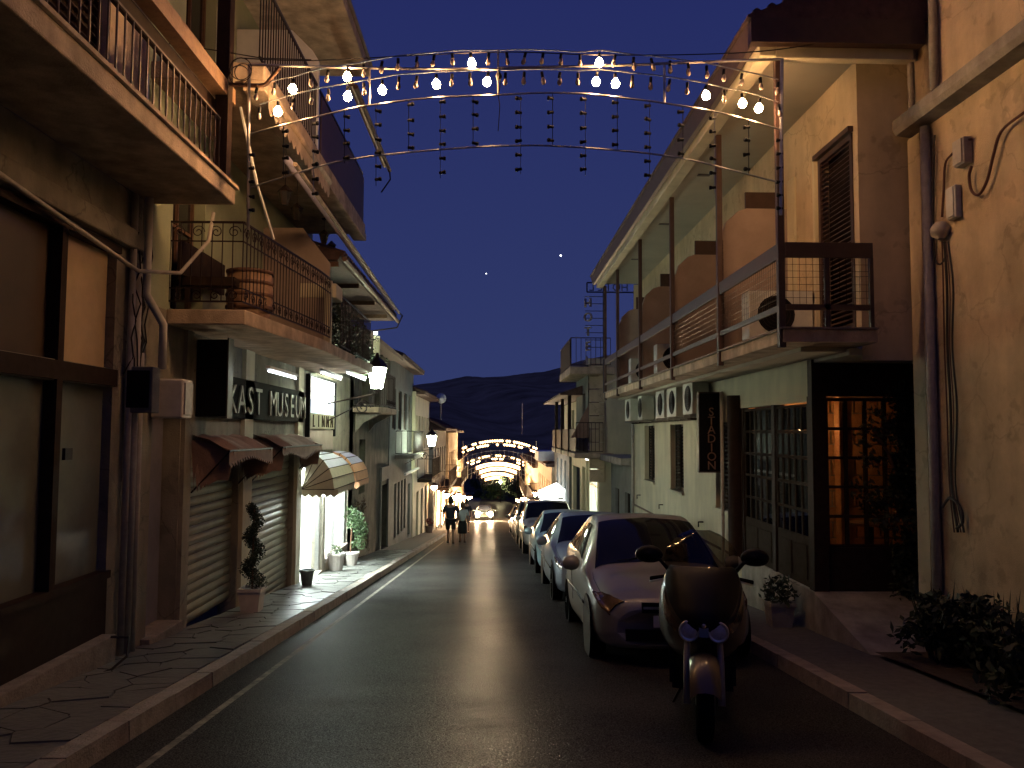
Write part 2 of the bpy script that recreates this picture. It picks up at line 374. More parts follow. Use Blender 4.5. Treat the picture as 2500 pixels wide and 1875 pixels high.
# crazy paving on the left pavement (polygons cut by their neighbours)
def cells(x0, x1, y0, y1, sx, sy):
    seeds = []; ny = int((y1-y0)/sy); nx = max(1, int((x1-x0)/sx))
    for j in range(-1, ny+1):
        for i in range(nx):
            seeds.append((x0+(i+0.5+random.uniform(-.38, .38))*(x1-x0)/nx, y0+(j+0.5+random.uniform(-.4, .4))*sy))
    out = []
    for s in seeds:
        if not (y0 < s[1] < y1): continue
        poly = [(x0, max(y0, s[1]-1.2)), (x1, max(y0, s[1]-1.2)), (x1, min(y1, s[1]+1.2)), (x0, min(y1, s[1]+1.2))]
        for q in seeds:
            if q is s or abs(q[1]-s[1]) > 2.0: continue
            mx, my = (q[0]+s[0])/2, (q[1]+s[1])/2; dx, dy = q[0]-s[0], q[1]-s[1]; res = []
            for i in range(len(poly)):
                a, c = poly[i], poly[(i+1) % len(poly)]
                da = (a[0]-mx)*dx+(a[1]-my)*dy; dc = (c[0]-mx)*dx+(c[1]-my)*dy
                if da <= 0: res.append(a)
                if da*dc < 0: t = da/(da-dc); res.append((a[0]+(c[0]-a[0])*t, a[1]+(c[1]-a[1])*t))
            poly = res
            if len(poly) < 3: break
        if len(poly) >= 3: out.append(poly)
    return out
pav = empty('flagstone_paving', (-3.1, 8, road(8)))
pav['kind'] = 'structure'
n = 0
for poly in cells(LX+0.02, KL-0.19, 3.6, 26, 0.27, 0.27):
    cx = sum(p[0] for p in poly)/len(poly); cy = sum(p[1] for p in poly)/len(poly)
    h = 0.112+random.uniform(0, 0.012); tl = random.uniform(-0.012, 0.012)
    r = [(cx+(p[0]-cx)*0.965, cy+(p[1]-cy)*0.965) for p in poly]
    b = MB(); b.prism([(p[0], p[1], road(p[1])+0.07) for p in r], (0, 0, h-0.07))
    for v in b.v[len(r):]: v.z += (v.x-cx)*tl*1.2
    n += 1
    if n <= 290: part('flagstone', b, 'stone', pav)
# hills behind the town
def ridge(name, y, prof, m, thick):
    b = MB(); rows = []
    for k in range(9):
        t = k/8; rows.append([(x, y-thick*(1-t)+60*(1-t)*sin(i*.31+k), -14+(h+14)*t**1.25+(1-t)*t*22*sin(i*0.23+k*1.1)) for i, (x, h) in enumerate(prof)])
    struct(name, b.grid(rows), m, smooth=True)
pts = []
for px, py in ((-3200, 1000), (-900, 960), (0, 960), (500, 960), (900, 958), (1010, 940), (1060, 934), (1100, 926), (1140, 918), (1180, 921), (1230, 919), (1280, 912), (1330, 907), (1366, 898), (1420, 880), (1520, 860), (1800, 830), (2500, 840), (3600, 900), (5000, 1000)):
    v = P(px, py, y=1300); pts.append((v.x, v.z))
fine = []
for i in range(len(pts)-1):
    for k in range(6):
        t = k/6; fine.append((pts[i][0]+(pts[i+1][0]-pts[i][0])*t, pts[i][1]+(pts[i+1][1]-pts[i][1])*t+random.uniform(-0.25, 0.25)))
ridge('hillside', 1300, fine, 'hill', 900)

# ================================================================ helpers for buildings
def railing(parent, pts, z0, z1, nbar_step, m, rbar=0.008, single=False, rail_r=0.018, name='railing', lower=0.06):
    """top and bottom rail as the part; every bar a sub-part"""
    b = MB()
    for a, c in zip(pts[:-1], pts[1:]):
        b.tube([(a[0], a[1], z1), (c[0], c[1], z1)], rail_r, 4); b.tube([(a[0], a[1], z0+lower), (c[0], c[1], z0+lower)], rail_r*0.8, 4)
    r = None
    if not single: r = part(name, b, m, parent); r_me = MB().tube([(0, 0, z0+lower), (0, 0, z1)], rbar, 4, False).mesh('bar', m)
    for a, c in zip(pts[:-1], pts[1:]):
        L = math.hypot(c[0]-a[0], c[1]-a[1]); k = max(1, int(L/nbar_step))
        for i in range(k+1):
            t = i/k; x = a[0]+(c[0]-a[0])*t; y = a[1]+(c[1]-a[1])*t
            if single: b.tube([(x, y, z0+lower), (x, y, z1)], rbar, 4, False)
            else: dupl(r_me, 'bar', r, (x, y, 0))
    if single: r = part(name, b, m, parent)
    return r
def scroll(b, c, r, ax, flip=1, turns=1.5, w=0.006):
    """iron scroll in the plane spanned by ax (unit horizontal) and Z"""
    pts = []
    for i in range(18):
        a = i/17*turns*2*pi; rr = r*(1-i/17*0.8); pts.append(Vector(c)+Vector(ax)*(cos(a)*rr*flip)+Vector((0, 0, sin(a)*rr)))
    b.tube(pts, w, 4, False)
def window(parent, x, y0, y1, z0, z1, side, m_frame='white', pane='pane', bars=(1, 0), proud=0.05, inset=0.0):
    f = MB(); t = 0.05; xa = x-side*inset; xb = xa+side*proud; X0, X1 = min(xa, xb), max(xa, xb)
    f.box(X0, X1, y0, y0+t, z0, z1).box(X0, X1, y1-t, y1, z0, z1).box(X0, X1, y0+t, y1-t, z0, z0+t).box(X0, X1, y0+t, y1-t, z1-t, z1)
    for i in range(bars[0]): y = y0+(y1-y0)*(i+1)/(bars[0]+1); f.box(X0, X1, y-0.02, y+0.02, z0+t, z1-t)
    for i in range(bars[1]): z = z0+(z1-z0)*(i+1)/(bars[1]+1); f.box(X0+.003, X1-.003, y0+t, y1-t, z-0.018, z+0.018)
    o = part('window', f, m_frame, parent)
    part('pane', MB().box(min(xa, xa+side*0.02), max(xa, xa+side*0.02), y0+t, y1-t, z0+t, z1-t), pane, o); return o
def slatted(parent, x, y0, y1, z0, z1, side, m, pitch=0.05, name='shutter', frame=0.05, th=0.035):
    f = MB(); X0, X1 = min(x, x+side*th), max(x, x+side*th)
    f.box(X0, X1, y0, y0+frame, z0, z1).box(X0, X1, y1-frame, y1, z0, z1).box(X0, X1, y0+frame, y1-frame, z0, z0+frame).box(X0, X1, y0+frame, y1-frame, z1-frame, z1)
    o = part(name, f, m, parent)
    s = MB(); a, c = y0+frame, y1-frame; d = side*th*0.5
    s.hexa([(x, a, 0), (x+d*1.6, a, -pitch*.45), (x+d*1.6, c, -pitch*.45), (x, c, 0), (x, a, .008), (x+d*1.6, a, -pitch*.45+.008), (x+d*1.6, c, -pitch*.45+.008), (x, c, .008)])
    me = s.mesh('slat', m); z = z0+frame+pitch*0.5
    while z < z1-frame: dupl(me, 'slat', o, (0, 0, z)); z += pitch
    return o
def roller(parent, x, y0, y1, z0, z1, side, m='shutter', pitch=0.12):
    o = part('roller_shutter', MB().box(x-0.02, x, y0, y1, z0, z1), 'darkw', parent)
    s = MB(); x1 = x+side*0.035; k = []
    for i in range(5):
        a = pi*i/4; k.append((x+side*(0.004+0.016*sin(a)), pitch*0.96*i/4))
    s.grid([[(q[0], y0, q[1]), (q[0], y1, q[1])] for q in k]); me = s.mesh('slat', m)
    z = z0
    while z+pitch <= z1+0.01: dupl(me, 'slat', o, (0, 0, z)); z += pitch
    return o
def house(name, label, side, x, y0, y1, z0, z1, wall_m, roof_m=None, wins=(), doors=(), depth=8.0, eave=0.4, frame='white', group=None, pane='pane', shut=None, hip=1.6):
    """a building further down the street: wall, windows > pane, doors, roof"""
    h = empty(name, (x, y0, z0), label, 'building', group)
    holes = [(a, b, c, d) for a, b, c, d in wins] + [(a, b, c, d) for a, b, c, d in doors]
    b = wallx(x, y0, y1, z0-1.5, z1, holes, 0.14, side); xb = x-side*depth
    b.quad((x, y0, z0-1.5), (xb, y0, z0-1.5), (xb, y0, z1), (x, y0, z1)); b.quad((x, y1, z0-1.5), (xb, y1, z0-1.5), (xb, y1, z1), (x, y1, z1))
    b.quad((xb, y0, z0-1.5), (xb, y1, z0-1.5), (xb, y1, z1), (xb, y0, z1)); b.quad((x, y0, z1), (xb, y0, z1), (xb, y1, z1), (x, y1, z1))
    part('wall', b, wall_m, h)
    for a, c, d, e in wins:
        window(h, x-side*0.13, a, c, d, e, side, frame, pane, (1, 1), 0.05)
        if shut: 
            for q0, q1 in ((a-(c-a)*0.5, a-0.01), (c+0.01, c+(c-a)*0.5)): part('shutter', MB().box(min(x+side*.005, x+side*.045), max(x+side*.005, x+side*.045), q0, q1, d, e), shut, h)
    for a, c, d, e in doors:
        part('door', MB().box(min(x-side*.13, x-side*.09), max(x-side*.13, x-side*.09), a, c, d, e), 'darkw', h)
    if roof_m:
        xe = x+side*eave; zt = z1+0.06; r = MB(); xm = x-side*depth/2; ym0, ym1 = y0+2.2, y1-2.2
        if ym1 <= ym0: ym0 = ym1 = (y0+y1)/2
        r.hexa([(min(xe, xb), y0-eave*.6, z1+.001), (max(xe, xb), y0-eave*.6, z1+.001), (max(xe, xb), y1+eave*.6, z1+.001), (min(xe, xb), y1+eave*.6, z1+.001),
                (min(xe, xb), y0-eave*.6, z1+.09), (max(xe, xb), y0-eave*.6, z1+.09), (max(xe, xb), y1+eave*.6, z1+.09), (min(xe, xb), y1+eave*.6, z1+.09)])
        A = (xe, y0-eave*.6, z1+.09); B = (xe, y1+eave*.6, z1+.09); C_ = (xb, y1+eave*.6, z1+.09); D = (xb, y0-eave*.6, z1+.09); E = (xm, ym0, z1+hip); F = (xm, ym1, z1+hip)
        r.poly([A, B, F, E]).poly([C_, D, E, F]).poly([D, A, E]).poly([B, C_, F])
        ro = part('roof', r, roof_m, h)
        t = MB(); yy = y0-eave*.5
        nrow = 5
        while yy < y1+eave*.5:
            t.tube([(xe+side*0.03, yy, z1+.10), (xe-side*1.2, yy+0.0, z1+.10+hip*1.2/(depth/2)*0.9)], 0.07, 6, True); yy += 0.2
        to = part('roof_tiles', t, roof_m, ro, kind='stuff')
    return h
# ================================================================ left side
# ---- shop house nearest the camera
A = empty('corner_shop_house', (LX, 3, road(3)), 'dull plastered house nearest on the left, papered shop windows under a barred balcony', 'building')
hs = [(-2.0, 7.80, 0.26, 2.02), (-2.0, 7.80, 2.20, 3.35)]
w_ = wallx(LX, -8, 8.35, -1.3, 4.02, hs, 0.16, 1)
w_.quad((LX, 8.35, -1.3), (LX-6, 8.35, -1.3), (LX-6, 8.35, 9), (LX, 8.35, 9)).quad((LX-6, -8, 9), (LX, -8, 9), (LX, 8.35, 9), (LX-6, 8.35, 9))
part('wall', w_, 'lwall', A)
up = wallx(LX, -8, 8.35, 4.21, 9.0, [(1.8, 3.2, 4.25, 6.5), (6.35, 7.5, 4.25, 6.4)], 0.14, 1); part('upper_wall', up, 'cream', A)
part('door_backing', MB().box(LX-.20, LX-.141, 1.7, 7.6, 4.2, 6.6), 'darkw', A)
for a, c in ((1.8, 3.2), (6.35, 7.5)):
    slatted(A, LX-0.12, a, c, 4.26, 6.45, 1, 'darkw', 0.09, 'balcony_shutter')
part('cornice', MB().box(LX, LX+0.10, -8, 8.35, 3.42, 3.62), 'lwall', A, bevel=0.02)
fr = MB()
for z0, z1 in ((0.2, 0.27), (2.03, 2.19), (3.33, 3.40)): fr.box(LX-.10, LX+.03, -2.05, 7.84, z0, z1)
part('shop_frame', fr, 'darkw', A)
for y in (2.2, 4.35, 6.82): part('mullion', MB().box(LX-.10, LX+.025, y-.045, y+.045, 0.27, 3.33), 'darkw', A)
for i, (a, c) in enumerate(((-2, 2.15), (2.25, 4.3), (4.4, 6.77), (6.87, 7.79))):
    part('shop_pane', MB().box(LX-.10, LX-.085, a, c, 0.27, 2.03), 'whitepane', A)
    part('upper_pane', MB().box(LX-.10, LX-.085, a, c, 2.19, 3.33), 'sheenpane' if i == 3 else 'dkpane', A)
part('lock_plate', MB().box(LX+.025, LX+.05, 6.9, 7.02, 1.35, 1.45), 'iron', A)
part('stall_riser', MB().box(LX, LX+.015, -2, 7.8, -0.75, 0.2), 'darkw', A)
part('stone_step', MB().box(LX, LX+.14, -4, 7.75, -1.2, -0.31), 'kerb', A, bevel=0.01)
bal = part('balcony_slab', MB().box(LX, -2.80, -6, 8.5, 4.02, 4.19), 'slab', A, bevel=0.015)
part('slab_lip', MB().box(LX, -2.77, -6.02, 8.53, 4.19, 4.225), 'slab', A)
rl = railing(A, [(-2.84, -5, 0), (-2.84, 8.08, 0)], 4.225, 4.80, 0.13, 'rail', 0.009, rail_r=0.014, lower=0.03)
part('awning_box', MB().box(-2.93, -2.78, -5, 8.36, 5.06, 5.22), 'orangew', A)
part('awning_soffit_board', MB().box(-3.0, -2.94, -5, 8.3, 4.92, 5.06), 'darkw', A)
part('balcony_post', MB().box(-2.90, -2.77, 8.10, 8.24, 4.225, 9.0), 'darkw', A)
part('upper_balcony_slab', MB().box(LX, -3.0, -6, 8.3, 7.0, 7.2), 'slab', A)
# pipes and boxes on the house corner
for k, (y, r, zt) in enumerate(((8.02, .035, 3.98), (8.14, .045, 3.3), (8.27, .035, 2.4))):
    part('conduit', MB().tube([(LX+.06, y, -0.62), (LX+.06, y, zt)], r, 8), 'pipe', A, smooth=True)
part('down_pipe', MB().tube([(LX+.12, 8.2, 4.0), (LX+.12, 8.2, 3.0), (LX+.2, 8.45, 2.72), (LX+.2, 8.45, 2.25)], 0.045, 8), 'wpipe', A, smooth=True)
bx = solo('meter_box', MB().box(LX+.02, LX+.30, 8.0, 8.18, 1.78, 2.24), 'greywall', 'dark fronted electric box above the three conduits at the house corner', 'electric box', bevel=0.01)
part('box_door', MB().box(LX+.05, LX+.27, 7.985, 7.999, 1.83, 2.20), 'blackp', bx)
bx = solo('meter_box', MB().box(LX+.02, LX+.36, 8.62, 8.90, 1.74, 2.16), 'wpipe', 'pale electric box beside the dark one, over the doorway', 'electric box', bevel=0.02)
part('box_door', MB().box(LX+.361, LX+.375, 8.65, 8.87, 1.78, 2.12), 'pipe', bx)
cb = MB()
for k in range(7):
    x = LX+.05+.03*random.random(); y = 8.0+0.05*k; pts = []
    for i in range(9): pts.append((x+random.uniform(-.03, .05), y+random.uniform(-.05, .05), 3.6-i*0.18))
    cb.tube(pts, 0.008, 4, False)
solo('cable_bundle', cb, 'cable', 'tangle of thin cables running down beside the white pipe at the house corner', 'cables')
solo('swag_cable', MB().tube([(LX+.03, -3, 4.1), (LX+.05, 2, 3.72), (LX+.08, 5, 3.55), (LX+.1, 7.0, 3.32), (LX+.16, 7.9, 3.18), (LX+.34, 8.5, 3.28), (LX+.45, 9.0, 3.75), (LX+.46, 9.1, 4.1)], 0.022, 6), 'pipe', 'thick grey cable sagging over the papered shop windows to the corner', 'cable', smooth=True)
solo('ground_hose', MB().tube([(LX+.16, 7.6, -.30), (LX+.3, 7.66, -.32), (LX+.36, 7.5, -.45), (LX+.30, 7.35, -.52), (LX+.22, 7.2, -.54)], 0.012, 5), 'cable', 'short looped hose end by the stone step of the shop windows', 'hose')

# ---- museum shop house with two floors of balconies
B = empty('museum_house', (LX, 8.4, road(8.4)), 'tall house with scroll railing balcony, museum sign and roller shutters', 'building')
hs = [(8.72, 9.50, -0.9, 1.93), (9.76, 11.69, -1.2, 1.5), (12.2, 14.85, -1.6, 1.5), (15.32, 17.5, -1.7, 0.9), (17.75, 20.4, -1.2, 0.9), (15.75, 18.2, 1.98, 2.72)]
b = wallx(LX, 8.36, 21.0, -2.6, 2.96, hs, 0.25, 1); part('wall', b, 'lwall', B)
b = wallx(LX, 8.36, 16.0, 2.96, 7.9, [(9.1, 10.1, 3.0, 5.1), (13.6, 14.6, 3.0, 5.1), (9.3, 10.3, 5.6, 7.6)], 0.2, 1)
b.quad((LX, 16.0, 2.9), (LX-7, 16.0, 2.9), (LX-7, 16.0, 7.9), (LX, 16.0, 7.9)); part('upper_wall', b, 'greenwall', B)
L3 = empty('creeper_house', (LX, 16.5, 2.96), 'dark low roofed upper house with a creeper balcony beyond the parapet', 'building')
b = wallx(LX, 16.02, 20.44, 2.96, 4.55, [(16.8, 17.7, 3.0, 4.3), (18.8, 19.6, 3.3, 4.2)], .2, 1); part('wall', b, 'dkwall', L3)
for a, c, d, e in ((16.8, 17.7, 3.0, 4.3), (18.8, 19.6, 3.3, 4.2)): window(L3, LX-.19, a, c, d, e, 1, 'brownw', 'pane', (1, 0), .05)
ro = part('roof', MB().hexa([(-2.62, 13.2, 4.46), (-2.62, 20.5, 4.46), (LX-4, 20.5, 4.46), (LX-4, 13.2, 4.46), (-2.58, 13.2, 4.56), (-2.58, 20.5, 4.56), (LX-4, 20.5, 6.0), (LX-4, 13.2, 6.0)]), 'tile', L3)
tm = MB().tube([(-2.54, 0, 4.55), (-3.5, 0, 4.86)], .07, 6).mesh('roof_tile', 'tile')
for k in range(40): dupl(tm, 'roof_tile', ro, (0, 13.3+k*.18, random.uniform(-.01, .01)))
part('gutter', MB().tube([(-2.52, 13.2, 4.47), (-2.52, 20.6, 4.45)], .045, 7), 'brownw', L3)
part('rafter_ends', MB().box(-3.69, -2.64, 13.3, 13.36, 4.36, 4.45).box(-3.69, -2.64, 15.3, 15.36, 4.36, 4.45).box(-3.69, -2.64, 17.3, 17.36, 4.36, 4.45).box(-3.69, -2.64, 19.3, 19.36, 4.36, 4.45), 'brownw', L3)
railing(L3, [(-2.56, 13.2), (-2.56, 16.3), (LX, 16.3)], 2.97, 3.85, .13, 'iron', .009, rail_r=.016, name='railing')
for a, c, d, e in ((9.1, 10.1, 3.0, 5.1), (13.6, 14.6, 3.0, 5.1), (9.3, 10.3, 5.6, 7.6)):
    window(B, LX-.19, a, c, d, e, 1, 'brownw', 'pane', (1, 1), .05)
part('entrance_door', MB().box(LX-.24, LX-.20, 8.72, 9.5, -.9, 1.93), 'lavender', B)
part('door_step', MB().box(LX-.24, LX+.1, 8.6, 9.5, -1.1, -0.58), 'kerb', B, bevel=.01)
part('pilaster', MB().box(LX, LX+.05, 9.52, 9.74, -1.2, 2.9), 'lwall', B)
part('pilaster', MB().box(LX, LX+.06, 11.74, 12.15, -1.4, 2.9), 'creamw', B)
part('pilaster', MB().box(LX, LX+.06, 14.9, 15.28, -1.7, 2.9), 'creamw', B)
part('base_course', MB().box(LX, LX+.03, 9.5, 21, -2.4, -1.95), 'concrete', B)
roller(B, LX-.10, 9.76, 11.69, -0.78, 1.5, 1); roller(B, LX-.10, 12.2, 14.85, -1.22, 1.5, 1)
# first floor slab, outer edge bends as the street does
poly = [(LX, 9.0), (-2.82, 9.0), (-2.55, 11.8), (-2.50, 15.9), (-2.50, 16.4), (LX, 16.4)]
part('balcony_slab', MB().prism([(x, y, 2.80) for x, y in poly], (0, 0, 0.17)), 'slab', B, bevel=.012)
ins = [(LX, 9.06), (-2.88, 9.06), (-2.61, 11.8), (-2.58, 12.45)]
rr = railing(B, ins, 2.97, 3.98, 0.105, 'iron', 0.007, rail_r=0.016, name='scroll_railing', lower=0.10)
sc = MB()
for a, c in zip(ins[:-1], ins[1:]):
    L = math.hypot(c[0]-a[0], c[1]-a[1]); ax = Vector((c[0]-a[0], c[1]-a[1], 0)).normalized()
    for z in (3.76, 3.22): sc.tube([(a[0], a[1], z), (c[0], c[1], z)], 0.010, 4)
    k = int(L/0.2)
    for i in range(k):
        p = Vector((a[0], a[1], 0))+ax*(i+.5)*L/k
        scroll(sc, p+Vector((0, 0, 3.87)), 0.075, ax, 1 if i % 2 else -1); scroll(sc, p+Vector((0, 0, 3.14)), 0.06, ax, -1 if i % 2 else 1)
part('scrollwork', sc, 'iron', rr, kind='stuff')
part('end_post', MB().box(-2.68, -2.58, 12.46, 12.58, 2.97, 3.98), 'creamw', B)
part('parapet_cap', MB().box(-3.1, -2.52, 12.59, 13.1, 3.72, 3.95), 'creamw', B, bevel=.02)
pp = [(LX, 12.7), (-2.62, 12.7), (-2.62, 12.74), (LX, 12.74)]
part('partition', MB().prism([(LX, 12.62, 2.97), (-2.64, 12.62, 2.97), (-2.64, 12.62, 4.28), (-3.08, 12.62, 4.84), (LX, 12.62, 4.84)], (0, .08, 0)), 'pink', B, bevel=.01)
# second floor slab and its railing
part('balcony_slab', MB().box(LX, -2.50, 8.4, 15.1, 5.36, 5.55), 'slab', B, bevel=.012)
part('slab_beam', MB().box(-2.72, -2.48, 8.4, 15.12, 5.24, 5.36), 'slab', B, bevel=.01)
railing(B, [(-2.55, 8.4), (-2.55, 15.0), (LX, 15.0)], 5.55, 6.5, 0.10, 'iron', 0.009, rail_r=0.02, name='upper_railing')
part('upper_partition', MB().prism([(LX, 11.1, 5.55), (-2.53, 11.1, 5.55), (-2.53, 11.1, 6.85), (-2.62, 11.1, 7.0), (-2.92, 11.1, 7.3), (LX, 11.1, 7.3)], (0, .08, 0)), 'white', B, bevel=.01)
part('railing_panel', MB().box(-2.535, -2.52, 11.3, 15.0, 5.56, 6.42), 'brown', B)
part('roof_slab', MB().box(LX-7, -2.25, 8.0, 13.8, 7.85, 8.05), 'slab', B, bevel=.02)
part('roof', MB().hexa([(LX-7, 8, 8.06), (-2.2, 8, 8.06), (-2.2, 13.9, 8.06), (LX-7, 13.9, 8.06), (LX-7, 8, 10), (-2.25, 8, 8.15), (-2.25, 13.9, 8.15), (LX-7, 13.9, 10)]), 'tile', B)
val = MB(); y = 8.5
while y < 11.6: val.poly([(-2.47, y, 5.24), (-2.47, y, 5.10), (-2.47, y+.07, 5.03), (-2.47, y+.14, 5.05), (-2.47, y+.2, 5.12), (-2.47, y+.2, 5.24)]); y += .2
aw = solo('rolled_awning', MB().tube([(-2.49, 8.5, 5.29), (-2.49, 11.7, 5.29)], .055, 8), 'slab', 'rolled awning with a jagged valance under the upper balcony, left of the lamps', 'awning', smooth=True)
part('valance', val, 'slab', aw)
aw = solo('awning_bar', MB().tube([(-2.40, 9.4, 4.78), (-2.45, 20.2, 4.62)], .028, 8), 'slab', 'long pale awning bar running along the balconies of the tall left house', 'awning')
part('fabric_roll', MB().tube([(-2.50, 9.4, 4.84), (-2.56, 20.0, 4.70)], .045, 8), 'canvasv', aw, smooth=True)
part('arm', MB().tube([(-2.85, 8.75, 5.2), (-2.72, 9.0, 4.4), (-2.66, 9.5, 3.9)], .018, 6), 'white', aw)
part('hook', MB().tube([(-2.45, 20.2, 4.62), (-2.40, 20.5, 4.6), (-2.55, 20.6, 4.3), (-3.2, 20.7, 4.22), (-3.6, 20.8, 4.3)], .02, 5), 'iron', aw)
aw = solo('awning_bar', MB().tube([(-2.42, 13.4, 7.5), (-2.42, 17.8, 7.5)], .045, 6), 'brownw', 'brown awning bar ending in a hook against the sky above the tall left house', 'awning')
part('fabric_roll', MB().tube([(-2.5, 13.4, 7.56), (-2.5, 17.6, 7.56)], .06, 8), 'orangew', aw)
part('hook', MB().tube([(-2.42, 17.8, 7.5), (-2.4, 17.8, 7.3), (-2.6, 17.8, 7.0)], .018, 5), 'iron', aw)
# hanging lanterns below the upper balcony
def hang_lantern(px, py, y, ztop, label):
    c = P(px, py, y=y); t = empty('hanging_lantern', (c.x, y, c.z-.14), label, 'lantern', 'unlit lanterns hanging under the upper balcony')
    z = c.z
    part('body', MB().lathe([(.045, z-.14), (.085, z+.03), (.10, z+.035), (.03, z+.10), (.012, z+.12)], (c.x, y, 0), 6), 'iron', t)
    part('glass', MB().lathe([(.036, z-.12), (.07, z+.02)], (c.x+.012, y-.012, 0), 6), 'pane', t)
    part('chain', MB().tube([(c.x, y, z+.11), (c.x, y, ztop)], .006, 4), 'iron', t)
    part('ceiling_rose', MB().lathe([(.05, ztop-.02), (.03, ztop-.05)], (c.x, y, 0), 10), 'iron', t)
hang_lantern(696, 474, 10.0, 5.36, 'unlit hanging lantern nearest under the upper balcony')
hang_lantern(725, 515, 11.4, 5.36, 'unlit hanging lantern in the middle of the row under the upper balcony')
hang_lantern(791, 577, 13.9, 5.36, 'unlit hanging lantern just beyond the pink partition')
hang_lantern(809, 603, 15.3, 4.6, 'farthest unlit lantern in front of the green wall')
# pot, barrel and laundry on the balcony
t = empty('wicker_basket', (-3.05, 9.9, 2.97), 'round woven basket behind the scroll railing', 'basket')
part('body', MB().lathe([(.24, 2.98), (.28, 3.2), (.27, 3.55)], (-3.05, 9.9, 0), 14), 'orangew', t, smooth=True)
for z in (3.1, 3.25, 3.4, 3.54): part('band', MB().lathe([(.285, z), (.29, z+.02), (.285, z+.04)], (-3.05, 9.9, 0), 14), 'brownw', t)
t = empty('balcony_bench', (-3.3, 9.6, 2.97), 'dark bench with cushions behind the scroll railing', 'bench')
part('seat', MB().box(-3.65, -3.05, 9.3, 9.5, 3.3, 3.4), 'darkw', t); part('backrest', MB().box(-3.65, -3.6, 9.15, 10.6, 3.4, 3.8), 'darkw', t)
for x in (-3.6, -3.1): part('leg', MB().box(x-.025, x+.025, 9.32, 9.38, 2.97, 3.3), 'darkw', t)
# signs
sb = solo('sign_box', MB().box(LX, LX+.38, 9.95, 10.10, 1.78, 2.74), 'blackp', 'dark sign box sticking out left of the museum letters', 'sign', bevel=.01)
part('rim', MB().box(LX+.381, LX+.40, 9.93, 10.12, 1.76, 2.76), 'brown', sb)
sg = solo('museum_sign', MB().box(LX, LX+.06, 10.15, 15.3, 1.78, 2.36), mat('matt_black_board', (.014, .013, .012), .95, spec=.1), 'dark board with raised pale letters reading IKAST MUSEUM', 'sign')
def place_left(y0, dy, z, x=LX+.062):
    return lambda i: Matrix.Translation((x, y0+dy*i, z)) @ Matrix.Rotation(R(90), 4, 'Z') @ Matrix.Rotation(R(90), 4, 'X')
letters('IKAST MUSEUM', sg, 0.58, mat('dull_letter_paint', (.22, .21, .16), .6), place_left(10.72, 0.405, 1.86), .02)
sg = solo('lit_sign', MB().box(LX, LX+.05, 15.75, 18.2, 2.26, 2.70), 'signwhite', 'glowing white and blue sign panel above the lit souvenir shop', 'sign')
part('blue_face', MB().box(LX+.002, LX+.052, 15.75, 18.2, 1.98, 2.255), 'signlit', sg)
part('frame', MB().box(LX, LX+.09, 15.68, 15.745, 1.5, 2.74).box(LX, LX+.09, 18.2, 18.27, 1.5, 2.74).box(LX, LX+.09, 15.745, 18.2, 2.70, 2.74).box(LX+.05, LX+.06, 15.75, 18.2, 2.40, 2.41), 'blackp', sg)
part('letter_board', MB().box(LX, LX+.07, 15.75, 18.2, 1.66, 1.975), 'shutter', sg)
letters('LINNN', sg, 0.36, 'darkw', place_left(16.1, 0.44, 1.70, LX+.073), .012)
part('fascia', MB().box(LX, LX+.04, 15.75, 18.2, 1.22, 1.64), 'pink', sg)
# fluorescent tubes under the balcony
def tube_light(x, y0, y1, z, label):
    t = empty('tube_lamp', (x, y0, z+.06), label, 'lamp', 'fluorescent tubes below the left balcony')
    part('batten', MB().box(x-.03, x+.03, y0, y1, z+.03, z+.07), 'white', t); part('tube', MB().tube([(x, y0+.02, z), (x, y1-.02, z)], .012, 6), 'tube', t)
tube_light(-3.0, 10.6, 12.1, 2.40, 'thin fluorescent tube over the museum letters'); tube_light(-3.0, 13.8, 15.6, 2.62, 'fluorescent tube left of the lit sign top')
tube_light(-2.76, 14.9, 17.0, 2.70, 'fluorescent tube nearest the glowing street lantern')
# folded awnings over the roller shutters
def folded_awning(y0, y1, label):
    t = empty('folded_awning', (LX, y0, 1.5), label, 'awning', 'folded terracotta awnings over the roller shutters')
    g_ = MB(); n = 10; rows = []
    for i in range(n+1):
        y = y0+(y1-y0)*i/n; s = .06*(i % 2)+.03*sin(i*2.1); rows.append([(LX, y, 1.56-s*.3), (LX+.22, y, 1.50-s), (LX+.46, y, 1.36-s)])
    part('top_sheet', g_.grid(rows), 'terra', t)
    v = MB(); y = y0
    while y < y1-.05: h_ = .05*sin(y*3.1); v.poly([(LX+.465, y, 1.37), (LX+.47, y, 1.24+h_), (LX+.49, y+.05, 1.18+h_), (LX+.47, y+.1, 1.24+h_), (LX+.465, y+.1, 1.37)]); y += .1
    part('valance', v, 'terra', t)
    part('front_bar', MB().tube([(LX+.46, y0, 1.36), (LX+.46, y1, 1.36)], .015, 6), 'iron', t)
    for y, s in ((y0, 1), (y1, -1)):
        f = MB()
        for k in range(7):
            a = k/6; x1 = LX+.10+.38*a; yy = y+s*.02*k
            f.poly([(LX+.05*a, yy, 1.5), (x1, yy+s*.015, 1.36), (x1-.06, yy+s*.02, 1.0+.05*(k % 2)), (LX+.05+.20*a, yy, 0.82+.18*a)])
        part('side_folds', f, 'terra', t)
    part('arm', MB().tube([(LX, y0+.05, .85), (LX+.46, y0+.05, 1.36)], .012, 5), 'iron', t)
    part('arm', MB().tube([(LX, y1-.05, .85), (LX+.46, y1-.05, 1.36)], .012, 5), 'iron', t)
folded_awning(9.85, 11.75, 'folded scalloped awning over the nearer roller shutter')
folded_awning(12.3, 15.1, 'wider folded awning with drooping pleats over the second roller shutter')
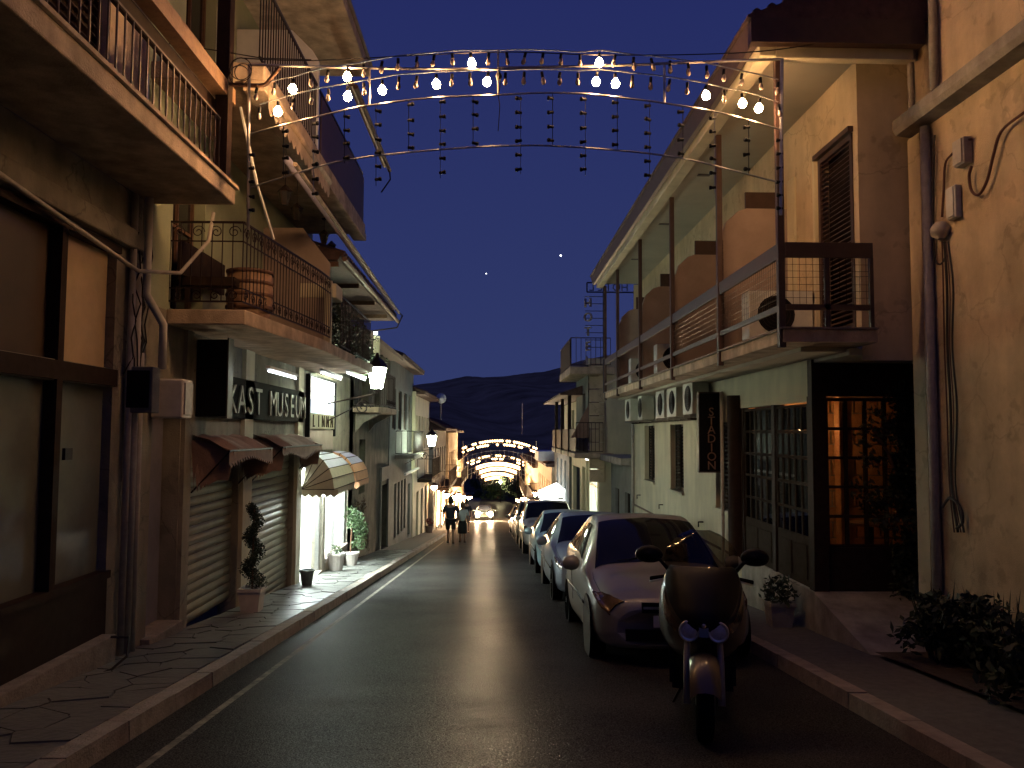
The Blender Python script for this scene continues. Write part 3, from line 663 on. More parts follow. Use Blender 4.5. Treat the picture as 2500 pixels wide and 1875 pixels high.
# domed awnings of the souvenir shop
def dome(y0, y1, x1, z0, z1, mats, label, m_in=None):
    t = empty('dome_awning', (LX, y0, z0), label, 'awning', 'domed awnings of the souvenir shop'); n = 5; W = x1-LX; H = z1-z0
    rib = MB(); prof = [(LX+W*sin(pi/2*(1-i/n)*1.0), z0+H*sin(pi/2*i/n)) for i in range(n+1)]
    dy = min(.55, (y1-y0)*.3)
    L = []
    for i, (x, z) in enumerate(prof):
        k = (x-LX)/W; a = y0+dy*(1-k)*0.9; c = y1-dy*(1-k)*0.9; L.append((x, z, a, c))
    for i in range(n):
        p, q = L[i], L[i+1]
        part('panel', MB().quad((p[0], p[2], p[1]), (p[0], p[3], p[1]), (q[0], q[3], q[1]), (q[0], q[2], q[1])), mats[min(i, len(mats)-1)], t)
        rib.tube([(LX, y0, z0), (p[0]+.004, p[2]-.004, p[1]), (p[0]+.006, p[3]+.004, p[1]+.004), (LX, y1, z0)], .009, 4)
        for e, yy in ((2, y0), (3, y1)): part('side_panel', MB().poly([(LX, yy, z0), (p[0], p[e], p[1]), (q[0], q[e], q[1])]), mats[0], t)
    part('ribs', rib, 'darkw', t)
    v = MB(); y = y0
    while y < y1-.04: v.poly([(x1, y, z0), (x1, y, z0-.10), (x1, y+.06, z0-.15), (x1, y+.12, z0-.10), (x1, y+.12, z0)]); y += .12
    x = LX
    while x < x1-.04: v.poly([(x, y0, z0), (x, y0, z0-.10), (x+.07, y0, z0-.16), (x+.14, y0, z0-.10), (x+.14, y0, z0)]); x += .14
    part('valance', v, mats[0], t)
dome(15.5, 17.8, -3.08, .50, 1.18, ['canvas', 'canvas', 'canvasw', 'canvasw', 'canvasw'], 'big lit ivory domed awning over the souvenir shop door')
dome(17.95, 19.7, -3.08, .50, 1.15, ['canvaso', 'canvaso', 'canvasv', 'canvasv', 'canvasv'], 'smaller orange and violet domed awning beyond the ivory one')
t = empty('added_awning_lamp', (-3.35, 15.9, .36), 'unseen fluorescent lamp added under the ivory domed awning to brighten the pavement', 'lamp')  # tube out of sight, added to brighten the pavement before the door
part('batten', MB().box(-3.40, -3.30, 15.8, 17.4, .40, .43), 'white', t); part('tube', MB().tube([(-3.35, 15.85, .36), (-3.35, 17.35, .36)], .025, 6), emat('added_awning_tube', (.88, 1, .97), 240), t)
# the lit shop room behind the door
S = empty('souvenir_shop_room', (LX-.3, 15.3, -1.5), 'brightly lit white souvenir shop interior behind the glass door', 'shop')
rm = MB(); x0 = LX-3.0; x1 = LX-.25; zf = -1.38
rm.quad((x0, 15.2, zf), (x0, 20.6, zf), (x0, 20.6, 1.2), (x0, 15.2, 1.2)).quad((x0, 15.2, zf), (x1, 15.2, zf), (x1, 15.2, 1.2), (x0, 15.2, 1.2)).quad((x0, 20.6, zf), (x1, 20.6, zf), (x1, 20.6, 1.2), (x0, 20.6, 1.2))
rm.quad((x0, 15.2, 1.2), (x1, 15.2, 1.2), (x1, 20.6, 1.2), (x0, 20.6, 1.2)).quad((x0, 15.2, zf), (LX, 15.2, zf), (LX, 20.6, zf), (x0, 20.6, zf)); part('room_walls', rm, 'white', S)
for y in (15.9, 17.4, 19.2): part('ceiling_panel', MB().box(LX-1.6, LX-.5, y, y+.9, 1.12, 1.16), 'shoplight', S)
sh = MB()
for z in (-1.0, -.6, -.2, .2): sh.box(x0+.02, x0+.35, 15.3, 20.5, z, z+.03)
part('shelf', sh, 'white', S)
for i in range(26):
    y = 15.5+i*.19; z = (-.97, -.57, -.17, .23)[i % 4]
    part('vase', MB().lathe([(.03, z), (.07, z+.08), (.05, z+.18), (.025, z+.22), (.04, z+.26)], (x0+.2, y, 0), 8), 'terra' if i % 3 else 'canvasv', S)
for a, c in ((15.32, 15.40), (17.40, 17.48), (17.76, 17.84), (19.0, 19.06), (20.3, 20.38)):
    part('door_post', MB().box(LX-.14, LX-.06, a, c, -1.5, .9), 'steel', B)
part('door_sill', MB().box(LX-.2, LX+.02, 15.32, 17.5, -1.6, -1.36), 'kerb', B); part('window_sill', MB().box(LX-.2, LX+.04, 17.75, 20.4, -1.25, -1.17), 'kerb', B)
def pot(c, r0, r1, h, m, label, n=4, plant=None, cat='plant pot', name='plant_pot'):
    t = empty(name, c, label, cat); k = 1.38 if n == 4 else 1.0
    b = MB().lathe([(r0*k, c[2]), (r1*k, c[2]+h*.86), (r1*k*1.1, c[2]+h*.87), (r1*k*1.1, c[2]+h), (r1*k*.95, c[2]+h), (r1*k*.9, c[2]+h*.9)], (c[0], c[1], 0), n)
    if n == 4:
        ctr = Vector((c[0], c[1], 0)); rot = Matrix.Rotation(R(45), 3, 'Z'); b.v = [ctr+rot@(v-ctr) for v in b.v]
    part('pot', b, m, t); return t
def sw(y): return road(y)+0.122
y = 11.25; t = pot((-3.33, y, sw(y)), .12, .15, .32, 'potw', 'square white pot holding the spiral evergreen', name='square_pot')
z = sw(y)+.3
T = empty('spiral_topiary', (-3.33, y, z), 'dark spiral clipped evergreen against the roller shutters', 'plant')
part('stem', MB().tube([(-3.33, y, z), (-3.33, y, z+1.1)], .014, 6), 'brownw', T)
lf = MB()
for i in range(34):
    a = i/34; an = a*2*pi*2.6; rr = .17*(1-a*.45); lf.leaves((-3.33+cos(an)*rr*.42, y+sin(an)*rr*.42, z+.06+a*1.10), (rr*.85, rr*.85, .07), 130, .035)
part('foliage', lf, 'leafd', T, kind='stuff')
y = 14.8; pot((-3.40, y, sw(y)), .09, .13, .27, 'potg', 'small dark grey pot at the edge of the shop light', 12)
y = 18.0; pot((-3.50, y, sw(y)), .14, .20, .38, 'potw', 'round white pot with bright green sprigs outside the shop', 14)
lf = MB().leaves((-3.50, y, sw(y)+.46), (.15, .15, .14), 130, .06, .6)
solo('potted_herb', lf, 'leafl', 'bright green sprigs in the round white pot', 'plant', kind=None)
y = 19.5; pot((-3.42, y, sw(y)), .12, .17, .30, 'potw', 'second white pot, behind the round one', 14)
bu = empty('leafy_bush', (-3.45, y, sw(y)+.3), 'leafy green bush growing against the wall past the shop', 'plant')
lf = MB()
for k in range(9): lf.leaves((-3.42+random.uniform(-.15, .2), y+random.uniform(-.2, .9), sw(y)+.55+random.uniform(-.1, .75)), (.2, .25, .22), 130, .07, .3)
part('foliage', lf, 'leafl', bu, kind='stuff'); part('stem', MB().tube([(-3.45, y, sw(y)+.3), (-3.44, y+.1, sw(y)+1.1)], .02, 5), 'brownw', bu)
dr = empty('dry_creeper', (-3.62, 21.6, sw(21.6)), 'dry brown creeper covering the foot of the stone wall', 'plant')
lf = MB()
for k in range(14): lf.leaves((-3.62, 21+random.uniform(0, 2.1), sw(21)+.1+random.uniform(0, 1.3)), (.08, .3, .3), 70, .06)
part('foliage', lf, mat('dry_leaf', (.09, .06, .035), .8, var=.5, scale=10), dr, kind='stuff'); part('stem', MB().tube([(-3.66, 22, sw(22)), (-3.66, 21.6, sw(22)+1.5)], .02, 5), 'brownw', dr)

# ---- street lanterns on scroll brackets (lit)
def street_lantern(x, y, z, s, label, xw=LX):
    t = empty('street_lantern', (x, y, z), label, 'street lamp', 'white street lanterns on the left walls')
    part('glass', MB().lathe([(.09*s, z), (.155*s, z+.34*s)], (x, y, 0), 6), 'lantern', t)
    part('cap', MB().lathe([(.19*s, z+.345*s), (.12*s, z+.45*s), (.04*s, z+.52*s), (.02*s, z+.60*s)], (x, y, 0), 6), 'iron', t)
    part('foot', MB().lathe([(.02*s, z-.09*s), (.095*s, z-.005)], (x, y, 0), 6), 'iron', t)
    b = MB().tube([(xw, y, z-.35), (x, y, z-.12)], .018, 6); b.tube([(xw, y, z-.75), (x-.25, y, z-.3)], .014, 6)
    scroll(b, (x-.30, y, z-.42), .17, (1, 0, 0), 1, 1.7, .014); part('bracket', b, 'iron', t)
c = P(920, 948, y=17.5); street_lantern(c.x, 17.5, c.z, 1.30, 'glaring white street lantern on a scroll bracket beside the glowing sign')
c = P(1054, 1089, y=33.0); street_lantern(c.x, 33.0, c.z, 1.25, 'second lit white lantern, further down in front of the cream house')
t = empty('wall_spotlight', (-3.2, 20.6, 2.9), 'small white spot lamp high on a post above the street lantern', 'lamp')
c = P(917, 815, y=20.6)
part('head', MB().lathe([(.05, c.z-.02), (.05, c.z+.05)], (c.x, 20.6, 0), 8), emat('spot_light', (.9, 1, .9), 9), t)
part('post', MB().box(c.x-.06, c.x+.10, 20.64, 20.75, c.z-1.1, c.z-.05), 'creamw', t)

# ---- plants and balcony between museum house and stone house
bq = empty('balcony_creeper', (-3.0, 16.5, 3.2), 'creeper and potted plants spilling over the dark balcony past the parapet', 'plant')
lf = MB()
for k in range(30): lf.leaves((-2.75+random.uniform(-.5, .1), 13.6+random.uniform(0, 4.5), 3.35+random.uniform(-.3, .6)), (.3, .45, .25), 60, .09)
part('foliage', lf, 'leafd', bq, kind='stuff'); part('stem', MB().tube([(-3.6, 14, 3), (-3.0, 16, 3.4), (-2.9, 19, 3.8)], .03, 5), 'brownw', bq)

# ---- stone house
Hs = empty('stone_house', (LX, 21, road(21)), 'old dark stone house with a small curved iron balcony and teal door', 'building')
hs = [(26.2, 27.8, -2.3, -.15), (22.0, 23.0, -.1, 1.4), (22.2, 23.4, 2.35, 4.2), (24.6, 25.8, 2.35, 4.0)]
b = wallx(LX, 20.45, 28.0, -4, 4.1, hs, .3, 1); b.quad((LX, 20.45, 2.9), (LX-7, 20.45, 2.9), (LX-7, 20.45, 4.1), (LX, 20.45, 4.1)); part('wall', b, 'dkwall', Hs)
for a, c, d, e in hs[1:]: window(Hs, LX-.28, a, c, d, e, 1, 'brownw', 'pane', (1, 1), .05)
part('door', MB().box(LX-.28, LX-.2, 26.2, 27.8, -2.3, -.15), mat('teal_door_paint', (.02, .06, .05), .5), Hs)
part('door_frame', MB().box(LX, LX+.05, 26.05, 26.18, -2.3, .0).box(LX, LX+.05, 27.82, 27.95, -2.3, .0).box(LX, LX+.06, 26.05, 27.95, .01, .45), 'greywall', Hs)
bs = part('balcony_slab', MB().prism([(LX, 20.9, 2.12), (-3.05, 21.0, 2.12), (-2.9, 21.6, 2.12), (-2.88, 23.4, 2.12), (-3.05, 24.0, 2.12), (LX, 24.1, 2.12)], (0, 0, .14)), 'slab', Hs)
rr = railing(Hs, [(LX, 21.0), (-3.05, 21.05), (-2.93, 21.6), (-2.92, 23.4), (-3.05, 23.95), (LX, 24.0)], 2.26, 3.2, .12, 'iron', .008, rail_r=.018, name='railing')
sc = MB()
for k in range(12): scroll(sc, (-2.91, 21.7+k*.15, 2.42), .07, (0, 1, 0), 1 if k % 2 else -1)
part('scrollwork', sc, 'iron', rr, kind='stuff')
for y in (21.3, 23.5): part('bracket', MB().prism([(LX, y, 2.11), (-3.0, y, 2.11), (-3.5, y, 1.85), (LX, y, 1.6)], (0, .12, 0)), 'concrete', Hs)
ro = part('roof', MB().hexa([(-3.25, 20.3, 4.101), (-3.25, 28.05, 4.101), (-10, 28.05, 4.101), (-10, 20.3, 4.101), (-3.2, 20.3, 4.2), (-3.2, 28.05, 4.2), (-10, 28.05, 5.7), (-10, 20.3, 5.7)]), 'tile', Hs)

def rng(a, c, n, w_, z0, z1): return [(a+(c-a)*(i+.5)/n-w_/2, a+(c-a)*(i+.5)/n+w_/2, z0, z1) for i in range(n)]
zg = road(30)
house('two_storey_house', 'dim green grey two storey house with tall shop openings past the stone house', 1, LX+.02, 28.06, 36.0, zg, 4.2, 'greywall', 'tile',
      wins=rng(28.4, 35.6, 4, 1.0, 1.7, 3.2), doors=rng(29.4, 33.6, 4, .62, zg+.3, -.3)+[(34.2, 35.2, zg-.2, -.6)], eave=.45, frame='brownw')
t = solo('awning_bar', MB().tube([(-3.2, 28.8, .1), (-3.2, 34.0, .1)], .05, 6), 'white', 'pale rolled awning bar over the tall shop openings of the dim green grey house', 'awning')
zg = road(40)
house('cream_house', 'cream two storey house behind the second lit lantern', 1, LX+.05, 36.05, 44.5, zg, 3.3, 'creamw', 'tile', wins=rng(36.6, 44, 5, .8, .8, 2.4), doors=rng(37, 44, 3, 1.1, zg-.2, -1.2), eave=.5, frame='brownw')
t = empty('iron_balcony', (LX, 30.6, 1.0), 'small iron balcony glowing behind the second lit lantern', 'balcony')
part('slab', MB().box(LX+.03, -2.95, 29.6, 33.6, .62, .76), 'concrete', t)
railing(t, [(LX+.05, 29.65), (-3.0, 29.65), (-3.0, 33.55), (LX+.05, 33.55)], .76, 1.65, .2, 'iron', .012, single=True)
t = solo('lit_wall_pipe', MB().box(LX+.06, LX+.2, 35.2, 35.5, -.2, 3.4), 'creamw', 'pale lit pilaster strip just left of the second lantern', 'pilaster')
zg = road(50)
house('dark_tiled_house', 'house with dark red tiled roof and balcony beyond the cream house', 1, LX+.3, 44.6, 56, zg, 1.7, 'greywall', 'tile', wins=rng(45, 55.6, 5, .9, -.9, .7), doors=rng(45, 55.5, 4, 1.2, zg-.2, -2.6), eave=.7, frame='brownw', hip=2.4)
zg = road(62)
house('shop_row_house', 'warmly lit shop house with stacked balconies at the far left', 1, LX+.45, 56.1, 70, zg, 1.6, 'cream', 'tile', wins=rng(57, 69.6, 6, 1.0, -1.6, .2), doors=rng(57, 69.5, 5, 1.6, zg-.2, -3.3), eave=.5, frame='brownw')
zg = road(78)
house('far_shop_house', 'last warm lit house on the left before the tree', 1, LX+.2, 70.1, 92, zg, -.8, 'cream', 'tile', wins=rng(71, 91, 7, 1.2, -3.4, -1.8), doors=rng(71, 91, 6, 1.8, zg-.4, -5.2), eave=.5, frame='brownw')
def far_balcony(y0, y1, z, x0, x1, label, m='darkw'):
    t = empty('far_balcony', (x0, y0, z), label, 'balcony')
    part('slab', MB().box(min(x0, x1), max(x0, x1), y0, y1, z, z+.15), m, t)
    railing(t, [(x0, y0), (x1, y0), (x1, y1), (x0, y1)], z+.15, z+1.1, .25, 'iron', .014, single=True)
far_balcony(38, 43, -.75, LX+.06, -2.95, 'dark balcony box under the windows of the cream house')
far_balcony(46, 55, -1.7, LX+.32, -2.6, 'dark balcony with plants on the dark tiled house'); far_balcony(58, 68, -2.3, LX+.46, -2.4, 'dark slatted balcony furthest down on the left')
t = empty('satellite_dish', (-5.2, 45, 3.0), 'pale satellite dish on the roof beside the dark red tiles', 'dish'); c = P(1077, 973, y=46)
part('dish', MB().lathe([(.02, .0), (.16, -.04), (.30, -.14)], (c.x, 46, c.z), 14, 'Y'), 'white', t, smooth=True); part('mast', MB().tube([(c.x, 46.05, c.z), (c.x, 46.1, c.z-1.2)], .03, 5), 'steel', t)
# lit shop fronts and lamps of the far left side
def wall_lamp(x, y, z, label, s=1.0, m='warm'):
    t = empty('shop_lamp', (x, y, z), label, 'lamp', 'warm lamps on the far shop fronts')
    part('shade', MB().lathe([(.16*s, z+.02), (.05*s, z+.18)], (x, y, 0), 10), 'iron', t); part('bulb', MB().lathe([(.02*s, z-.16*s), (.12*s, z-.06*s), (.10*s, z+.01)], (x, y, 0), 10), m, t)
wall_lamp(-3.35, 44.7, -1.35, 'tall warm lamp at the corner of the cream house', 1.6)
for i, (x, y, z) in enumerate(((-3.0, 50, -2.2), (-2.9, 57, -2.9), (-2.8, 63, -3.2), (-2.7, 70, -3.9), (-2.5, 78, -4.6), (-2.6, 86, -5.2))):
    wall_lamp(x, y, z, ('warm lamp over the first far shop', 'warm lamp over the second far shop', 'warm lamp by the slatted balcony', 'warm lamp where the last left house starts', 'warm lamp mid way along the last left house', 'farthest warm lamp on the left')[i], 1.6)
for i, (a, c) in enumerate(((46.5, 48.6), (51, 54), (59, 62), (65, 68), (73, 77), (81, 86))):
    zz = road((a+c)/2)
    t = empty('shop_and_fill_window', (LX+.3, a, zz), ('lit shop window right behind the walking couple', 'second lit shop window past the couple', 'third lit shop window past the couple', 'lit window under the slatted balcony', 'lit window on the last left house', 'farthest lit shop window on the left')[i], 'shop window', 'warm lit shop windows down the street')
    xx = LX+.48 if a > 56 else LX+.33
    part('glow_pane', MB().box(xx, xx+.03, a, c, zz+.3, zz+2.4), emat('shop_and_fill_pane', (1.0, .62, .32), 22), t)
    part('frame', MB().box(xx, xx+.07, a-.1, a, zz+.2, zz+2.5).box(xx, xx+.07, c, c+.1, zz+.2, zz+2.5).box(xx, xx+.07, a, c, zz+2.41, zz+2.5).box(xx, xx+.06, (a+c)/2-.05, (a+c)/2+.05, zz+.3, zz+2.4), 'brownw', t)
t = pot((-3.3, 41, sw(41)), .16, .2, .35, 'terra', 'red pot on the pavement beside the warm corner lamp', 10)
solo('red_flowers', MB().leaves((-3.3, 41, sw(41)+.55), (.22, .22, .22), 120, .1), 'dkred', 'red potted plant beside the warm corner lamp', 'plant')
# ================================================================ right side
WN = 4.5
# ---- near ochre house
N_ = empty('ochre_house', (WN, 4, road(4)), 'ochre rendered house wall nearest on the right with a stone ledge and cables', 'building')
b = MB(); b.quad((WN, -8, -1.5), (WN, 8.45, -1.5), (WN, 8.45, 5.0), (WN, -8, 5.0)).quad((WN, -8, 5.0), (WN, 8.45, 5.0), (WN, 8.45, 9), (WN, -8, 9)).quad((WN, 8.45, -1.5), (WN+5, 8.45, -1.5), (WN+5, 8.45, 9), (WN, 8.45, 9)).quad((WN, -8, 9), (WN, 8.45, 9), (WN+5, 8.45, 9), (WN+5, -8, 9))
part('wall', b, 'near', N_)
part('ledge', MB().prism([(WN, 8.42, 4.82), (WN-.17, 8.42, 4.84), (WN-.20, 8.42, 4.90), (WN-.20, 8.42, 5.0), (WN-.15, 8.42, 5.04), (WN, 8.42, 5.10)], (0, -16, 0)), 'concrete', N_)
part('corner_strip', MB().box(WN-.03, WN-.001, 8.20, 8.44, -.8, 4.8), 'cream', N_)
part('down_pipe', MB().tube([(WN-.05, 7.85, 5.12), (WN-.05, 7.85, 9)], .045, 8), 'pipe', N_, smooth=True)
part('down_pipe', MB().tube([(WN-.05, 8.05, 4.8), (WN-.05, 8.05, 1.4), (WN-.05, 8.04, -.6)], .05, 8), 'pipe', N_, smooth=True)
part('down_pipe', MB().tube([(WN-.03, 8.34, 9), (WN-.03, 8.34, 5.1)], .035, 8), 'pipe', N_, smooth=True)
def wbox(px, py, w2, h2, d, m, label, name='junction_box'):
    c = P(px, py, x=WN); o = solo(name, MB().box(WN-d, WN-.002, c.y-w2, c.y+w2, c.z-h2, c.z+h2), m, label, 'electric box', bevel=.012); return c, o
c, o = wbox(2362, 372, .085, .13, .09, 'pipe', 'upper round edged junction box on the ochre wall'); part('lid', MB().box(WN-.105, WN-.091, c.y-.07, c.y+.07, c.z-.115, c.z+.115), 'pipe', o)
c, o = wbox(2338, 495, .075, .16, .07, 'acw', 'lower flat pale box on the ochre wall', 'meter_box'); part('lid', MB().box(WN-.082, WN-.071, c.y-.06, c.y+.06, c.z-.14, c.z+.14), 'acw', o)
c = P(2310, 562, x=WN); blob = MB().lathe([(.03, c.z-.09), (.09, c.z-.05), (.10, c.z+.02), (.05, c.z+.08)], (WN-.06, c.y, 0), 8); solo('cable_clamp', blob, 'pipe', 'lumpy taped cable joint below the pale box', 'cable joint', smooth=True)
def wire(pts, r=.012, off=.02, x=WN):
    out = []
    for px, py in pts: q = P(px, py, x=x-off); out.append(q)
    # smooth through the points
    res = []
    for i in range(len(out)-1):
        p0 = out[max(i-1, 0)]; p1 = out[i]; p2 = out[i+1]; p3 = out[min(i+2, len(out)-1)]
        for k in range(5):
            t = k/5; res.append(0.5*((2*p1)+(-p0+p2)*t+(2*p0-5*p1+4*p2-p3)*t*t+(-p0+3*p1-3*p2+p3)*t**3))
    res.append(out[-1]); return MB().tube(res, r, 6)
solo('wall_cable', wire([(2500, 275), (2445, 320), (2425, 380), (2410, 440), (2390, 475), (2372, 465), (2366, 430), (2372, 405)], .014, .05), mat('brown_cable', (.09, .03, .02), .6), 'red brown cable looping below the upper box on the ochre wall', 'cable', smooth=True)
solo('wall_cable', wire([(2372, 340), (2350, 345), (2325, 375), (2308, 400), (2304, 460), (2300, 530)], .012, .03), mat('brown_cable', (.09, .03, .02), .6), 'brown cable curving from the upper box down to the joint', 'cable', smooth=True)
for i, dx in enumerate((0, 9, 16, 24)):
    solo('wall_cable', wire([(2300+dx*.6, 590), (2303+dx, 700), (2306+dx*.8, 850), (2312+dx, 1000), (2318+dx*.6, 1180), (2330+dx, 1300)], (.008, .013, .006, .009)[i], .025+.01*i), 'cable' if i % 2 else mat('brown_cable', (.09, .03, .02), .6), ('leftmost', 'thick brown second', 'thin third', 'rightmost')[i]+' cable of the bundle running down the ochre wall', 'cable', 'cables running down the ochre wall', smooth=True)
solo('wall_cable', wire([(2282, 330), (2279, 480), (2281, 620), (2296, 645), (2312, 620)], .01, .03), 'cable', 'thin dark cable hugging the corner pipe above the bundle', 'cable', smooth=True)
solo('wall_cable', wire([(2300, 1240), (2320, 1215), (2345, 1240), (2350, 1275), (2335, 1290)], .014, .05), 'cable', 'dark hose loop low on the ochre wall', 'cable', smooth=True)

# ---- hotel
Ht = empty('hotel', (RX, 8.5, road(8.5)), 'cream hotel with long railed balcony, tiled eaves and a glazed wooden porch', 'building')
hs = [(19.0, 20.3, .45, 1.80), (16.1, 17.3, .42, 1.80), (12.75, 13.75, .35, 1.80), (20.3, 21.2, -1.2, -.6)]
b = wallx(RX, 12.3, 21.8, -2.6, 2.55, hs, .22, -1); b.quad((RX, 21.8, -2.6), (RX+6, 21.8, -2.6), (RX+6, 21.8, 5.7), (RX, 21.8, 5.7)); part('wall', b, 'creamw', Ht)
UX = 3.95
hs2 = [(8.62, 9.55, 2.75, 4.95), (10.9, 11.9, 2.75, 4.85), (13.7, 14.7, 2.75, 4.85), (16.6, 17.6, 2.75, 4.85), (19.5, 20.5, 2.75, 4.85)]
b = wallx(UX, 8.5, 21.8, 2.55, 5.72, hs2, .12, -1); part('upper_wall', b, 'cream', Ht)
part('side_wall', MB().quad((UX, 8.5, 2.40), (UX+3, 8.5, 2.40), (UX+3, 8.5, 5.9), (UX, 8.5, 5.9)), 'cream', Ht)
for i, (a, c, d, e) in enumerate(hs2):
    if i == 0: slatted(Ht, UX+.03, a, c, d, e, -1, 'brown', .058, 'louvred_shutter', .06, .045)
    else:
        window(Ht, UX+.11, a, c, d, e, -1, 'brown', 'pane', (1, 1), .05)
        slatted(Ht, UX-.002, c+.02, c+.5, d, e, -1, 'brown', .09, 'open_shutter', .05, .03)
        part('shutter_leaf', MB().box(UX-.50, UX-.01, a-.06, a-.02, 3.2, 4.95), 'brown', Ht)
part('door_backing', MB().box(UX+.13, UX+.16, 8.55, 21.5, 2.6, 5.1), 'darkw', Ht)
part('porch_ceiling', MB().box(RX+.02, 8.5, 8.52, 12.35, 2.46, 2.53), 'soffit', Ht)
part('door_frame', MB().box(UX-.04, UX-.001, 9.60, 9.66, 2.7, 4.98).box(UX-.03, UX-.001, 10.3, 10.55, 2.7, 5.0), 'creamw', Ht)
for a, c, d, e in hs[:3]:
    o = window(Ht, RX+.20, a, c, d, e, -1, 'brownw', 'pane', (1, 0), .05)
    for q0, q1 in ((a, a+.42), (c-.42, c)): slatted(Ht, RX+.14, q0, q1, d, e, -1, 'greyw', .07, 'shutter', .04, .03)
    part('window_sill', MB().box(RX-.05, RX+.1, a-.05, c+.05, d-.05, d), 'creamw', Ht)
part('basement_window', MB().box(RX+.1, RX+.15, 20.3, 21.2, -1.2, -.6), 'pane', Ht)
part('base_groove', MB().box(RX-.012, RX-.001, 12.3, 21.8, -.34, -.30), 'brownw', Ht); part('base_course', MB().box(RX-.035, RX-.002, 12.3, 21.8, -2.2, -.345), 'creamw', Ht)
part('wall_ledge', MB().box(RX-.12, RX-.001, 15.0, 21.5, 1.86, 1.90), 'greyw', Ht)
st = MB()
for y in (12.5, 14.6, 18.1, 20.9):
    z = .1 if y < 14 else .0; st.tube([(RX, y, z), (RX-.09, y, z), (RX-.09, y, z-.09)], .014, 5)
part('overflow_pipes', st, 'iron', Ht)
part('corner_pipe', MB().tube([(RX-.06, 21.7, 2.5), (RX-.06, 21.7, -1.7)], .04, 8), 'pipe', Ht, smooth=True)
part('dark_column', MB().lathe([(.13, -.3), (.13, 2.2)], (RX-.05, 12.42, 0), 10), 'darkw', Ht, smooth=True)
part('sign_pipe', MB().tube([(RX-.07, 13.1, 2.3), (RX-.07, 13.1, -.9)], .03, 8), 'wpipe', Ht, smooth=True)
# balcony: slab, posts, rails, mesh
BX = 2.97
part('balcony_slab', MB().box(BX, UX, 8.13, 21.6, 2.55, 2.685), 'slab', Ht, bevel=.012); part('slab_lip', MB().box(BX-.03, UX-.002, 8.10, 21.62, 2.686, 2.705), 'kerb', Ht)
part('soffit_step', MB().box(BX+.35, UX, 8.6, 21.5, 2.50, 2.549), 'soffit', Ht)
ys = [8.2, 10.46, 13.3, 16.26, 19.3, 21.5]
for i, y in enumerate(ys):
    part('balcony_post', MB().box(BX-.035, BX+.035, y-.035, y+.035, 2.50, 5.60), 'brown', Ht)
part('divider_post', MB().box(BX+.0, BX+.08, 10.55, 10.62, 2.69, 4.2), 'brown', Ht)
rl = part('rail_plank', MB().box(BX-.02, BX+.02, 8.24, 21.5, 3.44, 3.60), 'brown', Ht, bevel=.005)
part('rail_plank', MB().box(BX+.04, UX-.02, 8.16, 8.20, 3.44, 3.60), 'brown', Ht, bevel=.005)
part('lower_rail', MB().box(BX-.015, BX+.015, 8.24, 21.5, 2.89, 2.95), 'brown', Ht); part('lower_rail', MB().box(BX+.04, UX-.02, 8.165, 8.195, 2.89, 2.95), 'brown', Ht)
part('rail_upright', MB().box(UX-.06, UX-.02, 8.16, 8.2, 2.7, 3.44), 'brown', Ht); part('rail_upright', MB().box(3.42, 3.47, 8.165, 8.195, 2.7, 3.44), 'brown', Ht)
wm = MB(); x = BX+.05
while x < UX-.06: wm.tube([(x, 8.18, 2.95), (x, 8.18, 3.44)], .003, 3, False); x += .07
for k in range(1, 7): wm.tube([(BX+.04, 8.18, 2.95+k*.07), (UX-.03, 8.18, 2.95+k*.07+(.02 if k == 4 else 0))], .003, 3, False)
part('wire_mesh', wm, 'iron', Ht, kind='stuff')
wm = MB(); y = 8.3
while y < 13.2: wm.tube([(BX, y, 2.95), (BX, y, 3.44)], .003, 3, False); y += .07
for k in range(1, 7): wm.tube([(BX, 8.24, 2.95+k*.07), (BX, 13.25, 2.95+k*.07)], .003, 3, False)
part('wire_mesh', wm, 'iron', Ht, kind='stuff')
for i, y in enumerate((10.5, 13.3, 16.26, 19.3)):
    part('partition', MB().prism([(UX, y+.05, 2.70), (BX+.05, y+.05, 2.70), (BX+.05, y+.05, 4.25), (BX+.12, y+.05, 4.45), (BX+.28, y+.05, 4.60), (BX+.4, y+.05, 4.64), (UX, y+.05, 4.64)], (0, .09, 0)), 'pink', Ht, bevel=.01)
# eaves and roof
part('soffit', MB().box(2.70, 8.5, 8.12, 21.8, 5.72, 5.80), 'soffit', Ht)
part('eave_beam', MB().box(2.76, 2.93, 8.14, 21.7, 5.58, 5.719), 'creamw', Ht, bevel=.01)
part('front_beam', MB().box(2.93, 4.4, 8.14, 8.26, 5.56, 5.719), 'creamw', Ht, bevel=.01)
part('gutter', MB().prism([(2.68, 8.05, 5.70), (2.745, 8.05, 5.69), (2.755, 8.05, 5.90), (2.62, 8.05, 5.90)], (0, 13.8, 0)), 'brown', Ht)
part('gutter', MB().box(2.63, 4.45, 8.0, 8.11, 5.66, 5.92), 'brown', Ht)
ro = part('roof', MB().hexa([(2.60, 8.0, 5.92), (9, 8.0, 5.92), (9, 21.9, 5.92), (2.60, 21.9, 5.92), (2.60, 8.0, 5.95), (9, 8.0, 8.3), (9, 21.9, 8.3), (2.60, 21.9, 5.95)]), 'tile', Ht)
tm = MB().tube([(2.63, 0, 5.93), (3.4, 0, 6.22)], .05, 7).mesh('roof_tile', 'tile'); y = 8.1
while y < 21.9: dupl(tm, 'roof_tile', ro, (0, y, random.uniform(-.01, .01))); y += .16
tm = MB().tube([(0, 8.02, 5.95), (0, 8.7, 6.0)], .045, 7).mesh('roof_tile', 'tile'); x = 2.7
while x < 4.6: dupl(tm, 'roof_tile', ro, (x, 0, (x-2.6)*.37)); x += .16
